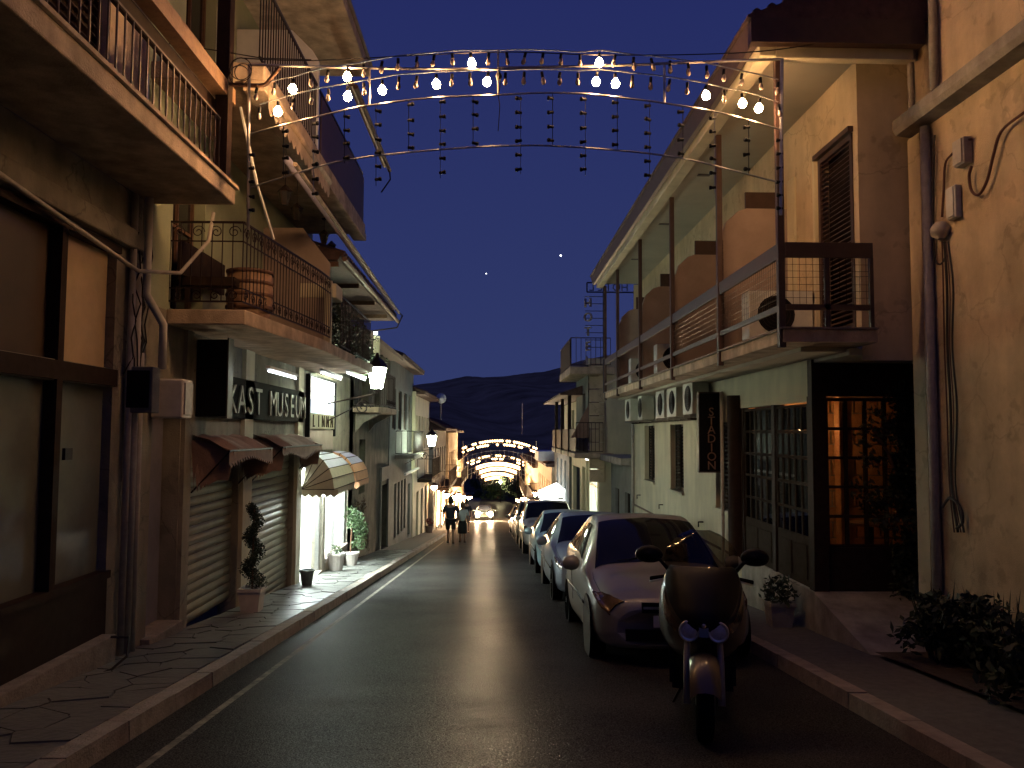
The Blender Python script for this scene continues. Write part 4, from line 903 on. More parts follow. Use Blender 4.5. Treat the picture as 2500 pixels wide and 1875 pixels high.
part('gutter_elbow', MB().tube([P(2130, 75, y=8.12), P(2150, 62, y=8.05), P(2180, 48, y=8.05), P(2215, 42, y=8.1), P(2226, 60, y=8.25), P(2230, 150, y=8.3)], .05, 8), 'wpipe', Ht, smooth=True)
part('soffit_vents', MB().box(3.2, 3.4, 12.4, 12.5, 5.71, 5.719).box(3.2, 3.4, 15.4, 15.5, 5.71, 5.719).box(3.2, 3.4, 18.6, 18.7, 5.71, 5.719), 'brown', Ht)
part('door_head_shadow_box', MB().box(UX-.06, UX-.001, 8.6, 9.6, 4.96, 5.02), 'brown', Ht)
# air conditioners
def ac(x, y, z, face, label, group, w_=.82, h=.56, d=.30, rot=0):
    """face 'S' looks at the street (-x), 'C' towards the camera (-y)"""
    t = empty('air_conditioner', (x, y, z), label, 'air conditioner', group)
    if face == 'S':
        part('case', MB().box(x, x+d, y, y+w_, z, z+h), 'acw', t, bevel=.012)
        g_ = MB()
        for k in range(5):
            r = .05+.042*k; g_.tube([(x-.012, y+w_*.42+cos(a*pi/9)*r, z+h/2+sin(a*pi/9)*r) for a in range(19)], .004, 3, False)
        part('fan_guard', g_, 'iron', t); part('fan_opening', MB().lathe([(.235, -.004), (.23, -.008)], (x, y+w_*.42, z+h/2), 20, 'X'), 'blackp', t)
        part('bracket', MB().box(x-.02, x+d+.05, y+.1, y+.14, z-.05, z-.003).box(x-.02, x+d+.05, y+w_-.14, y+w_-.1, z-.05, z-.003), 'steel', t)
    else:
        part('case', MB().box(x, x+w_, y, y+d, z, z+h), 'acw', t, bevel=.012)
        g_ = MB()
        for k in range(5):
            r = .05+.042*k; g_.tube([(x+w_*.42+cos(a*pi/9)*r, y-.012, z+h/2+sin(a*pi/9)*r) for a in range(19)], .004, 3, False)
        part('fan_guard', g_, 'iron', t); part('fan_opening', MB().lathe([(.235, -.004), (.23, -.008)], (x+w_*.42, y, z+h/2), 20, 'Y'), 'blackp', t)
        part('foot', MB().box(x+.05, x+.12, y+.02, y+d-.02, z-.06, z-.003).box(x+w_-.12, x+w_-.05, y+.02, y+d-.02, z-.06, z-.003), 'rubber', t)
G1 = 'air conditioners on the cream wall under the hotel balcony'; G2 = 'air conditioners standing on the hotel balcony'
ac(3.44, 20.3, 1.93, 'S', 'farthest air conditioner under the hotel balcony', G1); ac(3.44, 18.7, 1.93, 'S', 'air conditioner second from the far end under the balcony', G1, .5)
ac(3.44, 16.25, 1.93, 'S', 'left one of the close pair of air conditioners under the balcony', G1); ac(3.44, 15.15, 1.93, 'S', 'right one of the close pair of air conditioners under the balcony', G1)
ac(3.44, 13.9, 1.95, 'S', 'dark lone air conditioner just left of the vertical sign', G1, .7)
ac(3.13, 9.75, 2.78, 'C', 'large air conditioner on the balcony, nearest behind the mesh', G2, .80, .60); ac(3.13, 15.4, 2.78, 'C', 'air conditioner in the third balcony bay', G2); ac(3.13, 18.4, 2.78, 'C', 'air conditioner in the fourth balcony bay', G2)
# vertical sign
sg = empty('vertical_sign', (3.6, 13.3, 1.0), 'dark vertical sign with pale letters reading STADION', 'sign')
part('panel', MB().box(3.40, 3.775, 13.26, 13.34, .98, 2.28), 'blackp', sg, bevel=.006)
part('rim', MB().box(3.385, 3.40, 13.25, 13.35, .96, 2.30).box(3.775, 3.79, 13.25, 13.35, .96, 2.30).box(3.40, 3.775, 13.25, 13.35, 2.281, 2.30).box(3.40, 3.775, 13.25, 13.35, .96, .979), 'brown', sg)
letters('STADION', sg, .20, mat('sign_letter_paint', (.30, .18, .14), .6), lambda i: Matrix.Translation((3.60, 13.252, 1.90-i*.148)) @ Matrix.Rotation(R(90), 4, 'X'), .006)
part('bracket', MB().tube([(3.79, 13.3, 2.2), (3.84, 13.3, 2.2)], .015, 5).tube([(3.79, 13.3, 1.05), (3.84, 13.3, 1.05)], .015, 5), 'iron', sg)

# ---- glazed wooden porch (part of the hotel front, a thing of its own)
Pc = empty('glazed_porch', (RX, 9.5, -.25), 'dark wooden glazed porch with small panes and a warm room behind', 'porch')
part('plinth', MB().box(RX-.02, 7.0, 9.45, 12.3, -1.4, -.25), 'concrete', Pc, bevel=.015)
part('step', MB().prism([(RX-.04, 9.44, -.26), (RX-.04, 8.0, -.60), (RX-.04, 8.0, -1.0), (RX-.04, 9.44, -1.2)], (1.4, 0, 0)), 'concrete', Pc)
part('header', MB().box(RX-.01, 6.5, 9.49, 9.62, 2.06, 2.52), 'darkw', Pc); part('header', MB().box(RX-.012, RX+.10, 9.62, 12.3, 2.0, 2.53), 'creamw', Pc)
part('corner_post', MB().box(RX-.015, RX+.16, 9.48, 9.64, -.25, 2.06), 'darkw', Pc)
def panes_x(x, y0, y1, z0, z1, nc, nr, m, parent, th=.03):
    f = MB(); dy = (y1-y0)/nc; dz = (z1-z0)/nr
    for i in range(nc+1): y = y0+i*dy; f.box(x, x+th, y-.02, y+.02, z0, z1)
    for j in range(nr+1): z = z0+j*dz; f.box(x+.003, x+th-.003, y0, y1, z-.018, z+.018)
    o = part('muntins', f, m, parent)
    me = MB().box(x+.010, x+.016, .022, dy-.022, .02, dz-.02).mesh('pane', 'doorglass')
    for i in range(nc):
        for j in range(nr): dupl(me, 'pane', o, (0, y0+i*dy, z0+j*dz))
def panes_y(y, x0, x1, z0, z1, nc, nr, m, parent, th=.03):
    f = MB(); dx = (x1-x0)/nc; dz = (z1-z0)/nr
    for i in range(nc+1): x = x0+i*dx; f.box(x-.02, x+.02, y, y+th, z0, z1)
    for j in range(nr+1): z = z0+j*dz; f.box(x0, x1, y+.003, y+th-.003, z-.018, z+.018)
    o = part('muntins', f, m, parent)
    me = MB().box(.022, dx-.022, y+.010, y+.016, .02, dz-.02).mesh('pane', 'doorglass')
    for i in range(nc):
        for j in range(nr): dupl(me, 'pane', o, (x0+i*dx, 0, z0+j*dz))
gm = bpy.data.materials.new('clear_door_glass'); gm.use_nodes = True; t_ = gm.node_tree; t_.nodes.clear()
o_ = t_.nodes.new('ShaderNodeOutputMaterial'); mx_ = t_.nodes.new('ShaderNodeMixShader'); tr_ = t_.nodes.new('ShaderNodeBsdfTransparent'); gl_ = t_.nodes.new('ShaderNodeBsdfGlossy'); fr_ = t_.nodes.new('ShaderNodeFresnel')
gl_.inputs['Roughness'].default_value = .03; tr_.inputs[0].default_value = (.78, .76, .70, 1)
t_.links.new(fr_.outputs[0], mx_.inputs[0]); t_.links.new(tr_.outputs[0], mx_.inputs[1]); t_.links.new(gl_.outputs[0], mx_.inputs[2]); t_.links.new(mx_.outputs[0], o_.inputs[0]); M['doorglass'] = gm
for a, c, nc in ((9.72, 10.80, 5), (10.98, 12.18, 5)):
    panes_x(RX+.02, a, c, .34, 1.96, nc, 5, 'greyw', Pc)
    part('door_panel', MB().box(RX+.02, RX+.05, a, c, -.25, .33), 'greyw', Pc)
    for q in (a+.06, (a+c)/2+.03): part('inset_panel', MB().box(RX+.008, RX+.02, q, q+(c-a)/2-.1, -.17, .25), 'greyw', Pc, bevel=.004)
part('door_post', MB().box(RX, RX+.09, 10.83, 10.95, -.25, 2.0), 'darkw', Pc); part('door_post', MB().box(RX, RX+.09, 12.2, 12.3, -.25, 2.0), 'darkw', Pc)
panes_y(9.52, RX+.17, 5.15, .28, 2.02, 5, 5, 'darkw', Pc, .04)
part('solid_apron', MB().box(RX+.17, 6.5, 9.50, 9.56, -.25, .26), 'darkw', Pc)
# warm room behind
rm = empty('porch_room', (RX+.2, 10, -.25), 'warm orange lit room with stone block wall behind the small panes', 'room')
b = MB(); b.quad((RX+.1, 12.32, -.24), (7.5, 12.32, -.24), (7.5, 12.32, 2.5), (RX+.1, 12.32, 2.5)).quad((7.5, 9.6, -.24), (7.5, 12.32, -.24), (7.5, 12.32, 2.5), (7.5, 9.6, 2.5)).quad((RX+.1, 9.6, 2.5), (7.5, 9.6, 2.5), (7.5, 12.32, 2.5), (RX+.1, 12.32, 2.5)).quad((RX+.1, 9.6, -.235), (7.5, 9.6, -.235), (7.5, 12.32, -.235), (RX+.1, 12.32, -.235))
part('room_shell', b, mat('room_plaster', (.55, .32, .16), .9, var=.3, scale=3), rm)
bw = part('block_wall', MB().box(4.2, 6.4, 12.10, 12.20, -.2, 2.45), 'concrete', rm); k = 0
for j in range(11):
    z = -.18+j*.235
    for i in range(6):
        x = 4.22+i*.36+(j % 2)*.18
        if x < 6.3: part('stone_block', MB().box(x, x+.34+random.uniform(-.02, .0), 12.07-random.uniform(0, .02), 12.10, z, z+.215), 'brick', bw, bevel=.006)
part('pillar', MB().box(4.86, 5.04, 11.2, 11.38, -.2, 2.45), 'brick', rm)
part('red_curtain', MB().grid([[(RX+.22+.03*sin(i*1.3), 11.05+i*.05, z) for i in range(24)] for z in (.0, 2.2)]), 'dkred', rm)
tb = empty('small_table', (4.9, 10.4, -.24), 'small table with a plant just inside the porch panes', 'table'); part('table_top', MB().lathe([(.3, .42), (.3, .45)], (4.95, 10.5, 0), 14), 'orangew', tb); part('leg', MB().tube([(4.95, 10.5, -.23), (4.95, 10.5, .42)], .03, 6), 'iron', tb)
solo('indoor_plant', MB().leaves((5.0, 10.5, .66), (.2, .2, .2), 140, .1, .5), 'leafl', 'green plant standing on the small table inside the porch', 'plant')
lt = empty('room_lamp', (4.6, 11.4, 1.6), 'small warm wall lamp glowing inside the porch room', 'lamp')
part('shade', MB().lathe([(.05, .80), (.09, .98)], (4.12, 11.75, 0), 10), emat('room_lamp_shade', (1, .50, .14), 7.0), lt); part('hanging_bulb', MB().lathe([(.02, 1.66), (.05, 1.72), (.02, 1.8)], (4.50, 11.7, 0), 10), emat('room_bulb', (1, .48, .18), 130.0), lt)

# ---- creeper and garden bed on the right
cr = empty('porch_creeper', (5.0, 9.3, -.3), 'dark climbing plant hanging over the right half of the porch panes', 'plant')
lf = MB()
for k in range(110): 
    z = random.uniform(-.3, 2.1); x = random.uniform(4.72, 4.98) if random.random() < .75 else random.uniform(4.2, 4.7)
    if x < 4.7 and not (.5 < z < 1.85): continue
    lf.leaves((x, 9.28+random.uniform(-.15, .1), z), (.16, .12, .16), 60, .075)
part('foliage', lf, 'leafd', cr, kind='stuff')
part('stem', MB().tube([(4.9, 9.3, -.4), (4.85, 9.25, .6), (4.6, 9.3, 1.4), (4.4, 9.3, 1.7)], .02, 5), 'brownw', cr)
bed = struct('garden_bed', strip(3.75, WN, .16, 3.2, 7.95, .8), 'soil')
for i, (x, y, h, lab) in enumerate(((4.2, 7.5, .60, 'dark shrub at the foot of the porch steps'), (4.25, 6.7, .58, 'spiky dark shrub below the cable bundle'), (4.1, 6.0, .52, 'dark low shrub at the lower right'), (4.2, 5.2, .55, 'spiky shrub nearest the right edge'), (3.9, 4.5, .45, 'low spreading shrub nearest the kerb'))):
    t = empty('garden_shrub', (x, y, road(y)+.15), lab, 'plant'); lf = MB(); z = road(y)+.16
    for k in range(15): lf.leaves((x+random.uniform(-.32, .22), y+random.uniform(-.35, .35), z+random.uniform(.05, h)), (.18, .2, .16), 70, .09)
    for k in range(26):
        a = random.random()*6.28; l = random.uniform(.35, .62); q = Vector((x+cos(a)*.1, y+sin(a)*.2, z)); e = q+Vector((cos(a)*.16, sin(a)*.2, l+h*.25)); s = Vector((-sin(a), cos(a), 0))*.014
        lf.poly([q-s, q+s, (q+e)/2+s+Vector((0, 0, .05)), e, (q+e)/2-s+Vector((0, 0, .05))])
    part('foliage', lf, 'leafd', t, kind='stuff'); part('stem', MB().tube([(x, y, z-.05), (x, y, z+h)], .015, 5), 'brownw', t)
y = 9.9; pot((3.5, 9.9, sw(9.9)), .12, .15, .30, 'concrete', 'square planter beside the porch plinth', name='planter_box')
solo('planter_shrub', MB().leaves((3.5, 9.9, sw(9.9)+.42), (.26, .26, .2), 260, .08), 'leafd', 'small leafy shrub in the planter beside the porch plinth', 'plant')

# ---- buildings beyond the hotel
zg = road(24)
house('low_grey_house', 'low blue grey flat roofed house just past the hotel', -1, RX+.02, 21.9, 26.3, zg, .72, 'greywall', None, wins=[(22.6, 23.5, -1.3, -.1), (24.6, 25.4, -1.3, -.1)], frame='greyw')
t = solo('roof_slab', MB().box(RX-.35, RX+6, 21.85, 26.4, .73, .92), 'concrete', 'overhanging dark roof slab of the low grey house', 'roof')
house('set_back_house', 'dark house set back behind the low grey one', -1, 4.9, 22.2, 26.3, -1.0, 2.6, 'greywall', None, wins=[(23.0, 24.0, 1.2, 2.3)], frame='greyw', depth=5)
Hb = empty('grooved_corner_house', (3.3, 26.5, road(27)), 'tall corner house with grooved cream pilaster, roof terrace and two balconies', 'building')
b = wallx(3.45, 26.5, 36, -5, .95, [(27.0, 29.3, -2.25, .45), (30.2, 31.6, -2.4, .3), (32.5, 35.3, -2.6, .2)], .15, -1)
b.quad((3.45, 26.5, -4), (9, 26.5, -4), (9, 26.5, 3.9), (3.45, 26.5, 3.9)); part('wall', b, 'creamw', Hb)
b = wallx(3.10, 26.6, 30.5, .95, 3.9, [(27.4, 28.3, 1.3, 3.0)], .15, -1); part('upper_wall', b, 'greywall', Hb)
b = wallx(3.30, 30.5, 38, .95, 2.9, [(31.3, 32.2, 1.15, 2.6), (33.4, 34.4, 1.15, 2.6), (35.6, 36.5, 1.15, 2.6)], .15, -1); part('far_upper_wall', b, 'creamw', Hb)
for a, c in ((31.3, 32.2), (33.4, 34.4), (35.6, 36.5)): window(Hb, 3.43, a, c, 1.15, 2.6, -1, 'brownw', 'pane', (1, 0))
window(Hb, 3.24, 27.4, 28.3, 1.3, 3.0, -1, 'brownw', 'pane', (1, 0))
for j in range(9):
    z = -.0+j*.44; part('grooved_block', MB().box(3.12, 3.62, 26.40, 26.49, z, z+.41), 'cream', Hb, bevel=.01)
part('terrace_slab', MB().box(2.45, 3.95, 26.2, 30.5, 3.55, 3.80), 'slab', Hb, bevel=.02)
part('roof_parapet', MB().box(3.1, 9, 26.55, 30.4, 3.9, 4.1), 'creamw', Hb)
rr = railing(Hb, [(3.8, 26.25), (2.5, 26.25), (2.5, 30.4)], 3.8, 4.75, .16, 'iron', .012, rail_r=.02, name='terrace_railing')
part('dark_screen', MB().box(2.48, 2.49, 26.4, 30.3, 3.85, 4.7), 'darkw', Hb)
part('balcony_slab', MB().box(2.62, 3.9, 26.2, 37, .78, .95), 'slab', Hb, bevel=.02)
rr = railing(Hb, [(3.55, 26.25), (2.66, 26.25)], .95, 1.95, .12, 'iron', .012, rail_r=.02, name='balcony_railing')
part('front_panel', MB().box(2.65, 2.68, 26.3, 36.9, 1.0, 1.75), 'brownw', Hb)
for y in (28.6, 31.6, 34.6): part('veranda_post', MB().box(2.60, 2.72, y-.06, y+.06, .78, 3.0), 'darkw', Hb)
ro = part('veranda_roof', MB().hexa([(2.3, 28.3, 2.95), (3.4, 28.3, 2.95), (3.4, 38, 2.95), (2.3, 38, 2.95), (2.3, 28.3, 3.02), (3.4, 28.3, 3.4), (3.4, 38, 3.4), (2.3, 38, 3.02)]), 'tile', Hb)
t = solo('triangle_awning', MB().prism([(3.09, 26.38, 2.55), (3.09, 26.38, 1.45), (2.5, 26.38, 1.45)], (0, .03, 0)), 'terra', 'dull orange triangular side awning on the corner house balcony', 'awning')
# lit shop windows of the corner house
t = empty('lit_shopfront', (3.5, 27, -2), 'tall greenish white lit shop window beside the parked cars', 'shop window')
part('glow_pane', MB().box(3.56, 3.58, 27.02, 29.28, -2.2, .42), emat('greenish_shop_pane', (.85, 1.0, .72), 6), t)
f = MB()
for y in (27.0, 27.7, 28.3, 28.8, 29.3): f.box(3.46, 3.54, y-.035, y+.035, -2.25, .45)
f.box(3.465, 3.535, 27.03, 29.27, -.25, -.19); part('frame', f, 'steel', t)
for y in (27.2, 28.4): part('top_tube', MB().tube([(3.3, y, .66), (3.3, y+.6, .66)], .02, 6), 'tube', t)
part('side_post', MB().box(3.40, 3.44, 29.8, 30.1, -2.5, .6), 'creamw', t)
t = empty('white_lit_stall', (2.4, 38, road(38)), 'blazing white awning stall on the right beyond the cars', 'stall')
part('side_canvas', MB().prism([(2.35, 37.98, -1.78), (3.3, 37.98, -1.78), (3.3, 37.98, -1.06), (2.35, 37.98, -1.48)], (0, -.02, 0)), 'glowcanvas', t)
b = MB(); b.hexa([(2.35, 38, -1.50), (3.3, 38, -1.2), (3.3, 43, -1.2), (2.35, 43, -1.50), (2.35, 38, -1.47), (3.3, 38, -1.05), (3.3, 43, -1.05), (2.35, 43, -1.47)]); part('awning', b, 'glowcanvas', t)
part('valance', MB().box(2.33, 2.35, 38, 43, -1.78, -1.45), 'glowcanvas', t)
for y in (38.3, 39.6, 41, 42.3): part('tube', MB().tube([(2.9, y, -1.42), (2.9, y+1.0, -1.42)], .03, 6), emat('stall_tube', (.9, 1, 1), 46), t)
for y in (38.05, 42.9): part('pole', MB().tube([(2.4, y, road(y)), (2.4, y, -1.5)], .025, 6), 'steel', t)
part('counter', MB().box(2.7, 3.3, 38.3, 42.8, road(40)-.3, road(40)+.85), 'white', t)
part('back_cloth', MB().box(3.3, 3.33, 38, 43, road(40)-.3, -1.2), 'white', t)
zg = road(40)
house('blue_grey_house', 'blue grey house above the blazing white stall', -1, 3.35, 36.05, 45, zg, .72, 'greywall', None, wins=rng(37, 44, 3, .9, -1.0, .3), frame='white')
zg = road(55)
house('orange_lit_house', 'warm lit plaster house behind the first far bulb arch on the right', -1, 3.2, 45.1, 60, zg, -.3, 'cream', 'tile', wins=rng(46, 59, 6, 1.0, -2.6, -1.2), doors=rng(46, 59, 4, 1.6, zg-.5, -3.6), frame='brownw', eave=.3, hip=1.0)
zg = road(70)
house('far_right_house', 'last right hand house before the tree', -1, 3.3, 60.1, 88, zg, -1.0, 'cream', 'tile', wins=rng(61, 87, 8, 1.1, -4.0, -2.4), doors=rng(61, 87, 6, 1.8, zg-1.5, -5.2), frame='brownw', eave=.5)
far_balcony(47, 58, -3.1, 3.2, 2.3, 'dark balcony on the warm lit right house'); far_balcony(62, 75, -3.4, 3.3, 2.3, 'dark balcony on the last right house')
for i, (x, y, z) in enumerate(((2.5, 50, -2.1), (2.4, 58, -3.4), (2.4, 68, -3.9), (2.3, 80, -5.0))):
    wall_lamp(x, y, z, ('warm lamp just past the white stall', 'warm lamp under the right balcony', 'warm lamp on the last right house', 'farthest warm lamp on the right')[i], 1.5)
t = solo('white_roof_box', MB().box(2.5, 3.6, 46, 50, .0, .55), 'white', 'small white rooftop box right of the first far arch', 'roof box')
t = solo('radio_mast', MB().tube([P(1275, 985, y=120), P(1275, 1062, y=120)], .05, 5), 'steel', 'thin mast rising behind the far arches', 'mast')
# hotel sign seen from behind, standing on the corner house
sg = empty('rooftop_sign', (2.4, 26.1, 4.0), 'rooftop HOTEL sign frame seen from behind with a stack of lit letters', 'sign')
y = 26.1; A0 = P(1433, 690, y=y); A1 = P(1556, 714, y=y)
f = MB(); 
for a, c in (((A0.x, A0.z), (A1.x, A0.z)), ((A0.x, A1.z), (A1.x, A1.z)), ((A0.x, A0.z), (A0.x, A1.z)), ((A1.x, A0.z), (A1.x, A1.z))): f.tube([(a[0], y, a[1]), (c[0], y, c[1])], .025, 5)
zb = P(1470, 960, y=y).z; xm = P(1474, 800, y=y).x
f.tube([(xm, y, A0.z), (xm, y, zb)], .035, 5)
for k in range(8): z = A1.z-.15-k*.24; f.tube([(A0.x-.06, y, z), (xm, y, z)], .015, 4)
part('frame', f, mat('blue_black_steel', (.02, .02, .04), .6), sg)
letters('LETOH', sg, .36, mat('sign_back_paint', (.03, .03, .05), .7), lambda i: Matrix.Translation((A0.x+.16+i*.27, y-.03, A1.z+.04)) @ Matrix.Rotation(R(90), 4, 'X') @ Matrix.Diagonal((-1, 1, 1, 1)), .01)
letters('HOTEL', sg, .42, mat('sign_letter_side', (.45, .38, .28), .7), lambda i: Matrix.Translation((A0.x+.03, y-.03, A1.z-.5-i*.48)) @ Matrix.Rotation(R(-40), 4, 'Z') @ Matrix.Rotation(R(90), 4, 'X'), .04)

for i, (a, c) in enumerate(((46.5, 49), (51, 54), (62, 66), (70, 76), (79, 86))):  # extra glowing panes, put in to warm up the far street
    zz = road((a+c)/2); xx = 3.16 if a < 60 else 3.26
    t = empty('shop_and_fill_window', (xx, a, zz), ('added glowing window just past the white stall', 'second added glowing window past the white stall', 'added glowing window under the far right balcony', 'wide added glowing window on the last right house', 'farthest added glowing window on the right')[i], 'shop window', 'warm lit shop windows down the street')
    part('glow_pane', MB().box(xx-.03, xx, a, c, zz+.3, zz+2.4), 'fillpane', t)
    part('frame', MB().box(xx-.07, xx, a-.1, a, zz+.2, zz+2.5).box(xx-.07, xx, c, c+.1, zz+.2, zz+2.5).box(xx-.07, xx, a, c, zz+2.41, zz+2.5).box(xx-.06, xx, (a+c)/2-.05, (a+c)/2+.05, zz+.3, zz+2.4), 'brownw', t)
# ================================================================ light arches over the street
AY = 8.05
bulb_on = MB().lathe([(.014, .005), (.030, -.02), (.044, -.048), (.034, -.080), (.010, -.096)], (0, 0, 0), 10).mesh('bulb', 'bulb_on', smooth=True)
bulb_off = MB().lathe([(.010, 0), (.020, -.025), (.026, -.05), (.018, -.072), (.006, -.08)], (0, 0, 0), 8).mesh('bulb', 'bulb_off', smooth=True)
socket_v = MB().lathe([(.012, .012), (.016, .01), (.016, -.045), (.013, -.05)], (0, 0, 0), 8).mesh('socket', 'blackp', smooth=True)
socket_h = MB().lathe([(.012, -.012), (.016, -.01), (.016, .03), (.022, .034), (.022, .055)], (0, 0, 0), 8, 'X').mesh('socket', 'blackp', smooth=True)
Ar = empty('light_arch', (0.2, AY, 3.5), 'nearest bulb arch over the street, half its bulbs out, with hanging socket strings', 'light arch', 'festive light arches across the street')
def pa(pts): return [P(px, py, y=AY) for px, py in pts]
def curve(pts, n=6):
    out = []
    for i in range(len(pts)-1):
        p0 = pts[max(i-1, 0)]; p1 = pts[i]; p2 = pts[i+1]; p3 = pts[min(i+2, len(pts)-1)]
        for k in range(n):
            t = k/n; out.append(0.5*((2*p1)+(-p0+p2)*t+(2*p0-5*p1+4*p2-p3)*t*t+(-p0+3*p1-3*p2+p3)*t**3))
    return out+[pts[-1]]
rowA = [(627, 217, 0), (671, 205, 0), (716, 196, 1), (757, 183, 0), (801, 174, 0), (849, 166, 1), (888, 160, 0), (933, 152, 0), (972, 145, 0), (1018, 141, 0), (1060, 137, 0), (1104, 133, 0), (1149, 132, 1), (1193, 132, 0),
        (1237, 131, 0), (1283, 130, 0), (1326, 131, 0), (1370, 133, 0), (1416, 136, 0), (1463, 132, 1), (1502, 136, 0), (1547, 142, 0), (1590, 145, 0), (1636, 151, 0), (1680, 157, 0), (1725, 163, 0), (1767, 172, 0), (1811, 182, 0), (1856, 192, 0), (1900, 203, 0)]
rowB = [(634, 264, 0), (679, 250, 1), (716, 240, 0), (761, 228, 0), (802, 220, 0), (849, 213, 1), (888, 205, 0), (933, 198, 1), (974, 190, 0), (1018, 188, 0), (1065, 184, 1), (1104, 183, 0), (1147, 181, 0), (1192, 179, 1),
        (1234, 180, 0), (1280, 178, 0), (1323, 178, 0), (1367, 179, 0), (1411, 181, 0), (1458, 179, 1), (1502, 182, 1), (1544, 187, 0), (1589, 191, 0), (1635, 197, 0), (1678, 204, 0), (1723, 212, 1), (1767, 223, 0), (1811, 231, 1), (1855, 243, 1), (1900, 258, 0)]
for row in (rowA, rowB):
    p = pa([(a, b-9) for a, b, c in row]); part('bulb_wire', MB().tube(curve(p, 3), .007, 4), 'steel', Ar)
    for (a, b, on) in row:
        c = P(a, b, y=AY); tl = (random.uniform(-.2, .2), random.uniform(-.22, .22), random.random()*3); dupl(socket_v, 'socket', Ar, c, tl); o = dupl(bulb_on if on else bulb_off, 'bulb', Ar, (c.x-sin(tl[1])*.045, c.y, c.z-.045), tl); 
        if on: o['label'] = 'glowing bulb'
arcs = {'upper_arc_wire': [(608, 328), (700, 303), (857, 265), (904, 257), (1050, 239), (1215, 232), (1320, 227), (1429, 229), (1530, 240), (1622, 252), (1762, 276), (1908, 317)],
        'lower_arc_wire': [(608, 460), (700, 430), (838, 392), (998, 372), (1164, 359), (1250, 356), (1341, 356), (1507, 367), (1668, 387), (1819, 424), (1908, 447)],
        'top_rail': [(608, 158), (760, 163), (1000, 168), (1218, 170)], 'top_rail_': [(1218, 166), (1500, 160), (1700, 152), (1912, 145)],
        'hanging_cable': [(590, 142), (760, 148), (1040, 134), (1250, 127), (1450, 134), (1700, 133), (1900, 121), (2120, 85)]}
for k, pts in arcs.items(): part(k.rstrip('_'), MB().tube(curve(pa(pts), 4), .010 if 'wire' in k else (.006 if 'cable' in k else .015), 5), 'cable' if 'cable' in k else 'steel', Ar)
for a, b, c, d, r in ((608, 158, 606, 560, .018), (1909, 145, 1906, 525, .018), (902, 165, 902, 257, .012), (1622, 160, 1622, 252, .012), (1216, 122, 1216, 232, .010)):
    part('upright', MB().tube(pa([(a, b), (c, d)]), r, 6), 'steel', Ar)
part('taped_joint', MB().lathe([(.02, P(0, 178, y=AY).z), (.035, P(0, 168, y=AY).z), (.02, P(0, 160, y=AY).z)], (P(1218, 170, y=AY).x, AY, 0), 8), 'cable', Ar)
part('loose_cable', MB().tube(curve(pa([(1218, 172), (1222, 200), (1217, 235), (1220, 260), (1216, 320)])), .006, 4), 'cable', Ar)
strings = [(608, 377, 5, 1), (692, 320, 4, 1), (765, 302, 6, 1), (841, 283, 4, 1), (918, 270, 6, 1), (998, 258, 4, 1), (1075, 251, 6, 1), (1155, 246, 4, 1),
           (1271, 241, 6, -1), (1349, 240, 4, -1), (1429, 244, 6, -1), (1507, 250, 4, -1), (1586, 258, 6, -1), (1667, 273, 4, -1), (1745, 287, 6, -1), (1828, 310, 4, -1), (1908, 341, 6, -1)]
for px, py, n, sd in strings:
    part('drop_wire', MB().tube(pa([(px, py-14), (px, py+34*(n-1)+14)]), .005, 4), 'cable' if n == 4 else 'steel', Ar)
    for k in range(n):
        c = P(px, py+34*k, y=AY); dupl(socket_h, 'socket', Ar, c+Vector((0, 0, random.uniform(-.008, .008))), (0, random.uniform(-.12, .12), (0 if sd > 0 else pi)+random.uniform(-.5, .5)))
t = solo('arch_arm', MB().tube(curve([P(516, 204, y=8.2), P(600, 208, y=8.1), P(640, 208, y=8.06), P(655, 200, y=8.05), P(682, 165, y=8.05)], 3), .022, 8), 'brownw', 'bent brown tube arm holding the left end of the bulb arch', 'arm', smooth=True)
co = MB()
for k, (r, dx) in enumerate(((.11, 0), (.085, .02), (.10, -.02))):
    c = P(588, 168, y=8.02); co.tube([(c.x+dx+cos(a*pi/10)*r, 8.02+.01*k, c.z-.03*k+sin(a*pi/10)*r*1.05) for a in range(21)], .006, 4, False)
co.tube(curve([P(562, 165, y=8.1), P(556, 205, y=8.1), P(560, 240, y=8.15), P(552, 290, y=8.2)], 4), .008, 5)
solo('cable_coil', co, 'cable', 'coil of spare cable hanging by the left end of the bulb arch', 'cable')
solo('guy_wire', MB().tube([P(330, 95, y=8.4), P(520, 122, y=8.2), P(640, 142, y=8.05), P(760, 146, y=8.05)], .006, 4), 'cable', 'thin guy wire from the left balcony to the arch', 'wire')
